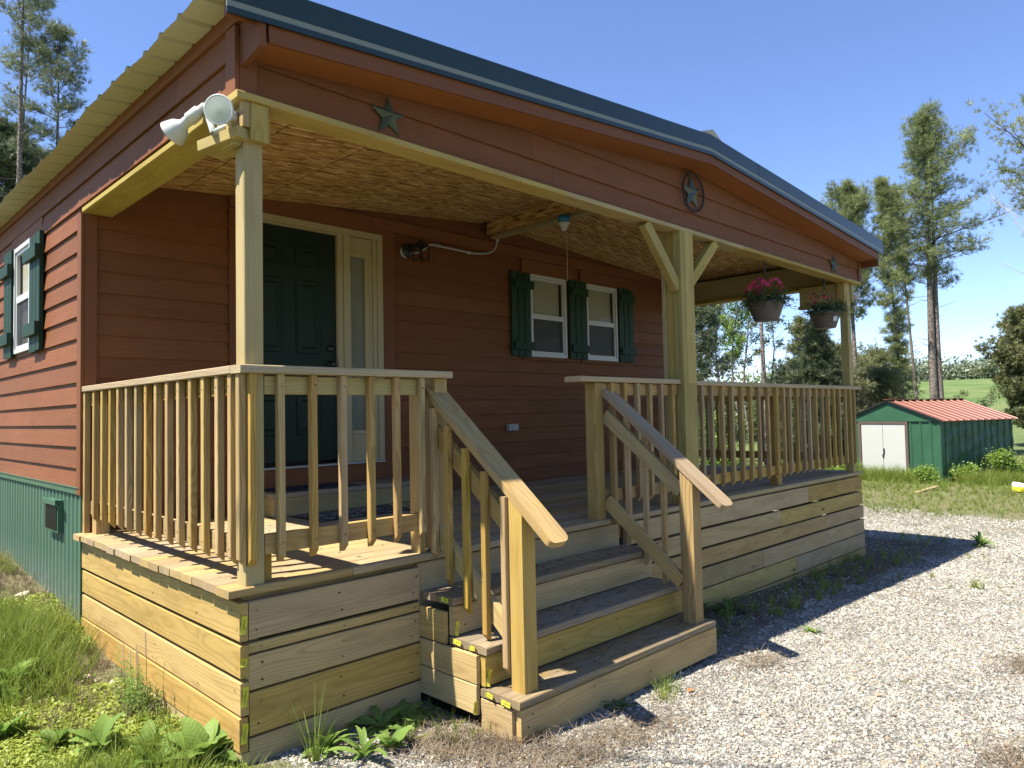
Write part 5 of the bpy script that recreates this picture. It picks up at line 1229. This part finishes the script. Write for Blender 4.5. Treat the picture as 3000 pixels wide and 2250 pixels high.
def shed_roof(y0, y1, z0, z1):
    rf = None; n = 11; pr = []
    for k in range(n):
        a = -.10+(SLn+.2)/n*k; w = (SLn+.2)/n; pr += [(a, 0), (a+w*.80, 0), (a+w*.86, .028), (a+w*.94, .028)]
    pr.append((SLn+.1, 0)); vs = []
    for a, h in pr: vs += [(a, y0, z0+h), (a, y1, z1+h)]
    for a, h in pr: vs += [(a, y0, z0+h-.01), (a, y1, z1+h-.01)]
    n2 = len(pr); fs = [(2*i, 2*i+2, 2*i+3, 2*i+1) for i in range(n2-1)] + [(2*n2+2*i, 2*n2+2*i+1, 2*n2+2*i+3, 2*n2+2*i+2) for i in range(n2-1)] + [(2*i, 2*n2+2*i, 2*n2+2*i+2, 2*i+2) for i in range(n2-1)]
    return mesh('shed_roof', vs, fs, M['orange'], sh, smw)
shed_roof(-.14, gm_, SE-.02, SR); shed_roof(SW+.14, gm_, SE-.02, SR)
for y0, z0 in ((-.13, SE-.015), (SW+.13, SE-.015)):
    o_ = BL('rake_edge', smw @ Vector((-.09, y0, z0-.01)), smw @ Vector((-.09, gm_, SR-.012)), .05, .02, SX, M['black'], sh)
B_ = BL('ridge_cap', smw @ Vector((-.12, gm_, SR+.03)), smw @ Vector((SLn+.12, gm_, SR+.03)), .16, .02, (0, 0, 1), M['orange'], sh)

# overhead service cable whose soft shadow crosses the drive
cb_ = thing('overhead_cable', 'thin black service cable strung high over the drive, casting a soft line of shadow', 'cable', (-1.5, -.6, 5.4))
k_ = 6.2; off_ = Vector((-.52*k_, .15*k_, k_)); a_ = Vector((1.05, -.75, -.8))+off_; b_ = Vector((2.05, -2.2, -.8))+off_; d_ = (b_-a_).normalized()
tube('cable', [a_-d_*.8, a_, (a_+b_)/2-Vector((0, 0, .01)), b_, b_+d_*9], .012, M['black'], cb_, 6)
# ------------------------------------------------------------------ TREES
M['bark'] = None
m = NT('pine_bark'); p = m.pos(); v = m.voro(m.vmul(p, (1, 1, .45)), 17, 'DISTANCE_TO_EDGE'); nz = m.noise(p, 9, 4)
c = m.mix(m.math('MULTIPLY', v, 5, clamp=True), (.055, .042, .034), m.mix(nz, (.16, .125, .10), (.33, .29, .25)))
m.bump(v, .8, .02); M['bark'] = m.fin(c, .9, .1)
M['twig'] = plain('dark_twigs', (.10, .08, .065), .9, .1, var=.3)
M['paletwig'] = plain('pale_bare_twigs', (.30, .26, .22), .9, .1, var=.25)
def needle_mat(name, a, b, trans=.25):
    m = NT(name); n = m.noise(m.pos(), 1.3, 3, .7); n2 = m.noise(m.pos(), 9, 2)
    f = m.math('ADD', m.math('MULTIPLY', ss_n(m, n, .3, .7), .65), m.math('MULTIPLY', n2, .35)); c = m.mix(f, a, b)
    tr = m.n('BsdfTranslucent', c, out=None); m.fin(c, .45, .45)
    mx = m.t.nodes.new('ShaderNodeMixShader'); mx.inputs[0].default_value = trans
    m.t.links.new(m.b.outputs[0], mx.inputs[1]); m.t.links.new(tr.outputs[0], mx.inputs[2]); m.t.links.new(mx.outputs[0], m.t.nodes['Material Output'].inputs[0]); return m.m
M['needle'] = needle_mat('pine_needles', (.115, .155, .06), (.30, .33, .13), .35); M['needleblue'] = needle_mat('greyish_pine_needles', (.10, .13, .07), (.24, .27, .14), .35)
M['cedar'] = needle_mat('cedar_foliage', (.10, .125, .045), (.26, .26, .11), .35); M['cedardark'] = needle_mat('dark_cedar_foliage', (.055, .08, .04), (.15, .175, .08), .35)
M['springleaf'] = needle_mat('fresh_green_leaves', (.12, .22, .03), (.28, .38, .07), .45); M['olive'] = needle_mat('olive_leaves', (.09, .13, .04), (.20, .23, .08), .35)
def np_mesh(name, V, F, mat, parent=None):
    """V (n,3) float, F (m,k) int with a fixed k"""
    me = bpy.data.meshes.new(name); V = np.ascontiguousarray(V, dtype=np.float32); F = np.ascontiguousarray(F, dtype=np.int32); k = F.shape[1]
    me.vertices.add(len(V)); me.vertices.foreach_set('co', V.ravel()); me.loops.add(F.size); me.loops.foreach_set('vertex_index', F.ravel())
    me.polygons.add(len(F)); me.polygons.foreach_set('loop_start', np.arange(0, F.size, k, dtype=np.int32)); me.polygons.foreach_set('loop_total', np.full(len(F), k, dtype=np.int32))
    me.update(calc_edges=True); me.materials.append(mat); return reg(bpy.data.objects.new(name, me), Matrix.Identity(4), parent)
def tufts(C, D, n, L, w, r, droop=.0):
    """at each centre C (k,3) with direction D (k,3) a burst of n thin triangles"""
    k = len(C); d = r.normal(size=(k, n, 3)); d /= np.linalg.norm(d, axis=2, keepdims=True); d = d+D[:, None, :]*.9; d[..., 2] += .15-droop; d /= np.linalg.norm(d, axis=2, keepdims=True)
    s = r.normal(size=(k, n, 3)); s = np.cross(d, s); s /= np.linalg.norm(s, axis=2, keepdims=True); LL = L*r.uniform(.6, 1.2, (k, n, 1))
    c = C[:, None, :]+r.normal(0, L*.12, (k, n, 3)); V = np.stack([c-s*w, c+s*w, c+d*LL], 2).reshape(-1, 3); return V, np.arange(len(V)).reshape(-1, 3)
def leaves(C, n, rad, size, r):
    k = len(C); o = r.normal(0, rad, (k, n, 3)); c = C[:, None, :]+o; u = r.normal(size=(k, n, 3)); u /= np.linalg.norm(u, axis=2, keepdims=True); v = np.cross(u, r.normal(size=(k, n, 3))); v /= np.linalg.norm(v, axis=2, keepdims=True)
    s = size*r.uniform(.5, 1.3, (k, n, 1)); V = np.stack([c-u*s, c+v*s*.55, c+u*s, c-v*s*.55], 2).reshape(-1, 3); return V, np.arange(len(V)).reshape(-1, 4)
class Limbs:
    def __init__(s): s.v, s.f = [], []
    def add(s, pts, rad, seg=5):
        v, f = tube_data(pts, rad, seg, False); o = len(s.v); s.v += v; s.f += [tuple(i+o for i in q) for q in f]
def conifer(label, x, y, top, rad, cs, spread, seed, name='pine_tree', base=None, lean=(0, 0), dens=1.0, L=.19, w=.0075, nt=14, mat='needle', shape='pine', twin=None, bare=5, group='trees behind the house', limbs=None, asym=(0, 0), droop=0):
    """top: z of the tip, cs: z where the crown starts, spread: widest half width"""
    r = np.random.default_rng(seed); R = random.Random(seed); z0 = gz(x, y)-.1; H = top-z0
    t = thing(name, label, 'tree', (x, y, z0), group)
    def axis(z):
        q = (z-z0)/H; return Vector((x+lean[0]*q+.05*math.sin(q*7+seed)*min(1, rad*6), y+lean[1]*q+.05*math.cos(q*6+seed)*min(1, rad*6), z))
    zsn = [z0+H*i/13 for i in range(14)]
    tube('trunk', [axis(z) for z in zsn], [rad*(1-.93*(i/13)**1.15)+(.25*rad if i == 0 else 0) for i in range(14)], M['bark'], t, 10)
    if twin:
        def ax2(z): q = (z-z0)/H; return axis(z)+Vector((twin[0]*(1-.35*q), twin[1]*(1-.35*q), 0))
        tube('trunk', [ax2(z0+H*twin[2]*i/11) for i in range(12)], [rad*.85*(1-.9*(i/11)**1.2) for i in range(12)], M['bark'], t, 10)
    lb = Limbs(); C, D = [], []
    nb_ = limbs or int(34*dens*max(1, (top-cs)/6)**.7)
    for k in range(nb_):
        q = (k+R.random())/nb_; z = cs+(top-cs)*(q**.85)*.985; a = k*2.399+R.uniform(-.5, .5)
        if shape == 'pine': prof = (math.sin(PI*min(1, .18+.82*(1-q)**.9*1.0)) if q < .35 else (1-q)**.62*1.12)*R.uniform(.55, 1.1)
        elif shape == 'cone': prof = (1-q)**.85*R.uniform(.75, 1.08)
        elif shape == 'tall': prof = (.22+.9*(1-q)**.75)*min(1, .35+2.2*q)*R.uniform(.45, 1.1)
        else: prof = math.sqrt(max(.02, 1-(2*q-.95)**2))*R.uniform(.6, 1.05)
        bl = spread*prof*(1+asym[0]*math.cos(a)+asym[1]*math.sin(a))
        if bl < .1: bl = .1
        el = {'pine': .15+.75*q, 'cone': .05+.5*q, 'round': .3+.7*q, 'tall': .1+.75*q}[shape]+R.uniform(-.2, .2); p = axis(z); d = Vector((math.cos(a)*math.cos(el), math.sin(a)*math.cos(el), math.sin(el)))
        pts = [p.copy()]; n = 7; ez = R.uniform(-.02, .10) if not droop else -.06
        for j in range(n):
            p = p+d*bl/n; d = (d+Vector((R.uniform(-.13, .13), R.uniform(-.13, .13), ez+R.uniform(-.08, .08)))).normalized(); pts.append(p.copy())
        br = max(.006, rad*.20*(bl/spread)**.7*(1-.5*q)); lb.add(pts, [br*(1-.8*i/n)+.002 for i in range(n+1)])
        start = 2 if shape == 'pine' else 1
        for j in range(start, n+1):
            nside = 3 if shape == 'pine' else 4
            for _ in range(nside):
                b = R.uniform(0, 2*PI); sd = Vector((math.cos(b), math.sin(b), R.uniform(-.15, .6))).normalized(); sl2 = bl*.26*R.uniform(.3, 1.3)*(1.15-.6*j/n)+.12
                e = pts[j]+(sd+d*.6).normalized()*sl2
                if R.random() < .55: lb.add([pts[j], (pts[j]+e)/2+Vector((0, 0, -.02)), e], [br*.35+.002, br*.2+.002, .002], 3)
                for tt in ((.55, .8, 1.0) if sl2 > .3 else (.75, 1.0)):
                    C.append(pts[j].lerp(e, tt)); D.append((sd+d*.5+Vector((0, 0, .25))).normalized())
        C.append(pts[-1]); D.append(d)
    for k in range(bare):
        z = z0+(cs-z0)*R.uniform(.35, 1); a = R.uniform(0, 2*PI); p = axis(z); d = Vector((math.cos(a), math.sin(a), R.uniform(-.1, .4))); l2 = R.uniform(.3, 1.0); lb.add([p, p+d*l2*.5, p+d*l2+Vector((0, 0, .05))], [.018, .012, .004], 4)
    mesh('branches', lb.v, lb.f, M['twig'], t)
    C = np.array([tuple(c) for c in C]); D = np.array([tuple(c) for c in D]); keep = r.random(len(C)) < min(1, .55+.45*dens); C, D = C[keep]+r.normal(0, .05+.02*spread, (int(keep.sum()), 3)), D[keep]
    V, F = tufts(C, D, nt, L, w, r, droop); np_mesh('crown', V, F, M[mat], t)
    return t
def broadleaf(label, x, y, top, rad, cs, spread, seed, name='leafy_tree', mat='olive', n=26, leafn=9, lsize=.05, group='trees behind the house', bare=False, up_=.5, limbmat='twig', cat='tree', zsc=1.0):
    r = np.random.default_rng(seed); R = random.Random(seed); z0 = gz(x, y)-.1; t = thing(name, label, cat, (x, y, z0), group); H = top-z0
    lb = Limbs(); ends = []
    tr = [Vector((x+.12*math.sin(i*.9+seed), y+.12*math.cos(i*1.1+seed), z0+H*.92*i/8)) for i in range(9)]
    tube('trunk', tr, [rad*(1-.85*i/8) for i in range(9)], M['bark'], t, 8)
    def grow(p, d, L_, rr, lev):
        pts = [p.copy()]
        for j in range(4):
            p = p+d*L_/4; d = (d+Vector((R.uniform(-.22, .22), R.uniform(-.22, .22), R.uniform(-.10, .20)*zsc))).normalized(); pts.append(p.copy())
        lb.add(pts, [max(.0022, rr*(1-.18*i)) for i in range(5)], 4)
        if lev == 0: ends.extend(pts[1:]); return
        for j in range(3 if lev > 1 else 4):
            b = R.uniform(0, 2*PI); grow(pts[R.choice((2, 3, 4))], (d+Vector((math.cos(b), math.sin(b), R.uniform(-.2, .7)))*.8).normalized(), L_*R.uniform(.45, .7), rr*.5, lev-1)
    for k in range(n):
        q = (k+R.random())/n; z = cs+(z0+H*.9-cs)*q; a = k*2.4+R.uniform(-.4, .4); f = min(7.99, max(0, (z-z0)/(H*.92)*8)); p = tr[int(f)].lerp(tr[int(f)+1], f-int(f))
        bl = spread*math.sqrt(max(.05, 1-(1.7*q-.75)**2))*R.uniform(.6, 1.0)*.6; el = up_+q*.6
        grow(p, Vector((math.cos(a)*math.cos(el), math.sin(a)*math.cos(el), math.sin(el))), bl, max(.008, rad*.28), 2)
    mesh('branches', lb.v, lb.f, M[limbmat], t)
    if not bare:
        C = np.array([tuple(c) for c in ends]); V, F = leaves(C, leafn, .09*max(1, spread/2), lsize, r); np_mesh('crown', V, F, M[mat], t)
    return t
LG = 'pines rising above the left eave'
conifer('tall pine standing alone against the sky with an open crown and bare lower trunk', 4.92, 24.56, 14.1, .13, 9.0, 1.75, 101, dens=1.0, group=LG, mat='needleblue', L=.20, bare=16, limbs=30)
conifer('tallest dark pine, its trunk running off the top of the picture', 3.59, 23.06, 17.6, .13, 11.6, 2.0, 102, dens=.8, group=LG, mat='needleblue', limbs=28, bare=14)
conifer('slender leaning pine at the left edge with sparse branches', 3.35, 25.2, 15.4, .095, 9.5, 1.3, 103, dens=.7, lean=(.9, -.2), group=LG, mat='needleblue', limbs=22, bare=12)
conifer('dense dark pine behind the tall trunks at the left edge', 4.9, 32.8, 12.9, .16, 4, 2.6, 104, dens=1.6, group=LG, mat='cedardark', L=.26, w=.016, shape='round', limbs=60)
conifer('low rounded pine crown showing just above the eave', 8.6, 33.3, 13.6, .14, 9, 2.0, 105, dens=1.3, group=LG, mat='needle', shape='round', limbs=36)
conifer('second low pine crown between the dense dark pine and the lone pine', 6.35, 33.9, 12.5, .14, 7, 1.7, 106, dens=1.3, group=LG, mat='needleblue', shape='round', limbs=40)
broadleaf('leafless tree with thin bare twigs above the left eave', 6.76, 26.96, 13.9, .07, 9, 1.6, 107, name='bare_tree', bare=True, n=9, group=LG, up_=.8)
RG = 'trees beyond the shed'
conifer('tall twin-trunked pine behind the shed with a broad full crown', 32.25, 5.8, 12.75, .19, 5.6, 2.75, 111, dens=1.0, twin=(.24, -.18, .90), group=RG, L=.22, w=.0085, nt=11, limbs=66, bare=12, asym=(.05, -.2), shape='tall')
conifer('thin pine leaning left with small clumps of needles', 34.05, 6.83, 10.4, .085, 6.0, .65, 112, dens=.9, lean=(-.55, .58), group=RG, L=.22, limbs=34, bare=10)
conifer('slim bright green pine left of the leaning one, branched almost to the ground', 31.39, 6.66, 10.2, .07, 1.6, .85, 113, dens=1.1, lean=(-.45, .45), group=RG, L=.22, limbs=74, bare=2)
conifer('pine beside the far porch post with a rounded crown above the roof edge', 26.79, 7.0, 8.8, .115, 4.0, 1.5, 114, dens=1.1, group=RG, L=.19, w=.008, limbs=52, shape='round', bare=12)
conifer('straight pine trunk seen through the porch between middle post and basket', 21.5, 8.0, 7.6, .105, 4.2, 2.2, 115, dens=1.0, group=RG, L=.18, w=.010, limbs=34, bare=8)
conifer('dark drooping conifer behind the second hanging basket', 22.8, 6.74, 3.5, .07, -.6, 1.15, 117, name='cedar_tree', dens=1.4, group=RG, shape='cone', mat='cedardark', L=.16, w=.011, limbs=60, bare=0)
for i, (x_, y_, tp, rd, cs_, sp_, mt_) in enumerate(((25.97, 12.06, 6.6, .07, 2.0, 1.5, 'olive'), (23.66, 10.12, 6.9, .06, 2.6, 1.1, 'springleaf'), (28.61, 12.25, 7.4, .07, 2.4, 1.4, 'olive'), (25.54, 9.66, 6.6, .05, 3.0, 1.0, 'olive'))):
    broadleaf(('thin-leaved tree nearest the middle post, full of small olive leaves', 'crooked slim tree with light spring leaves seen left of the first basket', 'tree with two forked stems seen through the porch', 'pale-stemmed sparse tree right beside the straight pine trunk')[i], x_, y_, tp, rd, cs_, sp_, 120+i, mat=mt_, group=RG, n=20, leafn=(9, 6, 6, 3)[i], lsize=.045, limbmat='twig' if i < 3 else 'paletwig')
for i, (x_, y_, tp, sp_, mt_, dp) in enumerate(((19.6, 9.2, 4.9, 1.8, 'cedardark', 2), (24.39, 6.57, 1.9, 1.2, 'cedar', 2), (25.19, 8.6, 2.2, 1.4, 'cedardark', 2), (27.4, 7.9, 2.9, 1.5, 'cedar', 2), (30.3, 8.3, 2.6, 1.6, 'cedar', 2), (28.9, 6.9, 1.9, 1.5, 'cedar', 2), (31.0, 10.8, 4.8, 1.7, 'cedar', 2), (35.5, 9.0, 3.2, 2.0, 'cedar', 2))):
    conifer(('dark bushy cedar behind the far railing next to the middle post', 'low olive cedar bush just over the railing cap by the far post', 'dark low cedar between straight trunk and drooping conifer', 'olive cedar left of the twin-trunked pine, nearest the shed ridge', 'wide olive cedar bush right behind the shed gable', 'short spreading cedar whose twigs reach over the shed roof', 'taller cedar behind the bright green pine', 'far olive cedar just left of the big twin trunks')[i], x_, y_, tp, .06, gz(x_, y_)+.15, sp_, 130+i, name='cedar_tree', shape='cone' if i in (0, 6) else 'round', dens=1.2, group=RG, mat=mt_, L=.14, w=.010, nt=10, limbs=50 if sp_ < 1.6 else 62, bare=4, droop=.1)
conifer('bushy cedar filling the right edge of the picture beyond the shed', 42.0, 4.05, 4.6, .12, -.6, 2.4, 141, name='cedar_tree', shape='round', dens=2, group=RG, mat='cedar', L=.20, w=.018, nt=14, limbs=150, bare=0)
conifer('pine standing outside the right edge with two needle-tipped boughs reaching in', 23.6, .25, 9.3, .14, 4.4, 2.4, 142, dens=1.1, group=RG, L=.17, limbs=44, asym=(-.3, .3))
broadleaf('leafless tree at the right edge with pale bare branches', 17.4, -.4, 5.4, .06, 2.6, 2.4, 143, name='bare_tree', bare=True, n=12, group=RG, up_=.7, limbmat='paletwig')
broadleaf('bright green young bush seen through the balusters next to the middle post', 12.2, 4.7, .55, .02, -.9, .55, 144, name='young_bush', mat='springleaf', n=12, leafn=7, lsize=.035, cat='bush', group=None)
for i, (x_, y_, tp, sp_) in enumerate(((22.6, 1.55, -.75, .45), (23.9, .9, -.85, .6), (21.5, 2.25, -1.05, .3), (20.3, 3.0, -1.1, .3), (20.9, 5.2, -.95, .4))):
    broadleaf(('waist-high leafy bush against the dented shed wall', 'low bush at the back corner of the shed by the yellow bag', 'small weed bush at the near corner of the shed', 'small weed bush in front of the shed door', 'leafy weed at the left shed jamb')[i], x_, y_, tp, .012, tp-.55, sp_, 150+i, name='bush', mat='springleaf' if i != 1 else 'olive', n=10, leafn=7, lsize=.035, cat='bush', group='weedy bushes round the shed')
# distant woods and treeline: far masses, one object each
def woods(name, label, pts, seed, mat, blobn=9, lsize=.3, leafn=60):
    r = np.random.default_rng(seed); C = []
    for x_, y_, h_, w_ in pts:
        g0 = gz(x_, y_)
        for _ in range(blobn):
            t_ = r.random(); C.append((x_+r.normal(0, w_*.4), y_+r.normal(0, w_*.4), g0+h_*(.15+.85*t_)))
    V, F = leaves(np.array(C), leafn, .55*np.mean([p[3] for p in pts])*.5, lsize, r); o = np_mesh(name, V, F, M[mat]); o['kind'] = 'stuff'; o['label'] = label; return o
pts = []; R = random.Random(5)
for k in range(46):
    a = math.radians(-4+k*.62); rr_ = 212+R.uniform(-6, 10); pts.append((rr_*math.cos(a), rr_*math.sin(a), R.uniform(1.8, 4.2), 5))
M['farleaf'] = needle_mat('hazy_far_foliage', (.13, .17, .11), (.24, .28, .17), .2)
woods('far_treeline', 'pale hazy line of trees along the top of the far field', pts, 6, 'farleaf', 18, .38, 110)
pts = [(R.uniform(44, 60)*math.cos(math.radians(a_)), R.uniform(44, 60)*math.sin(math.radians(a_)), R.uniform(2.0, 3.4), 3) for a_ in np.linspace(17.5, 34, 26)]
woods('woodland_edge', 'undergrowth and young trees closing the view behind the porch', pts, 7, 'olive', 12, .17, 80)

for i, (x_, y_, tp) in enumerate(((36.5, 5.9, 1.4), (38.5, 5.2, 1.7), (35.0, 4.9, .9))):
    broadleaf(('thin sapling right beside the twin trunks, in front of the field', 'sparse sapling standing alone in front of the open field', 'low sapling just above the shed ridge')[i], x_, y_, tp, .03, gz(x_, y_)+.5, .8, 170+i, name='sapling', mat='olive', n=8, leafn=2, lsize=.04, cat='sapling', group='saplings behind the shed', limbmat='paletwig')
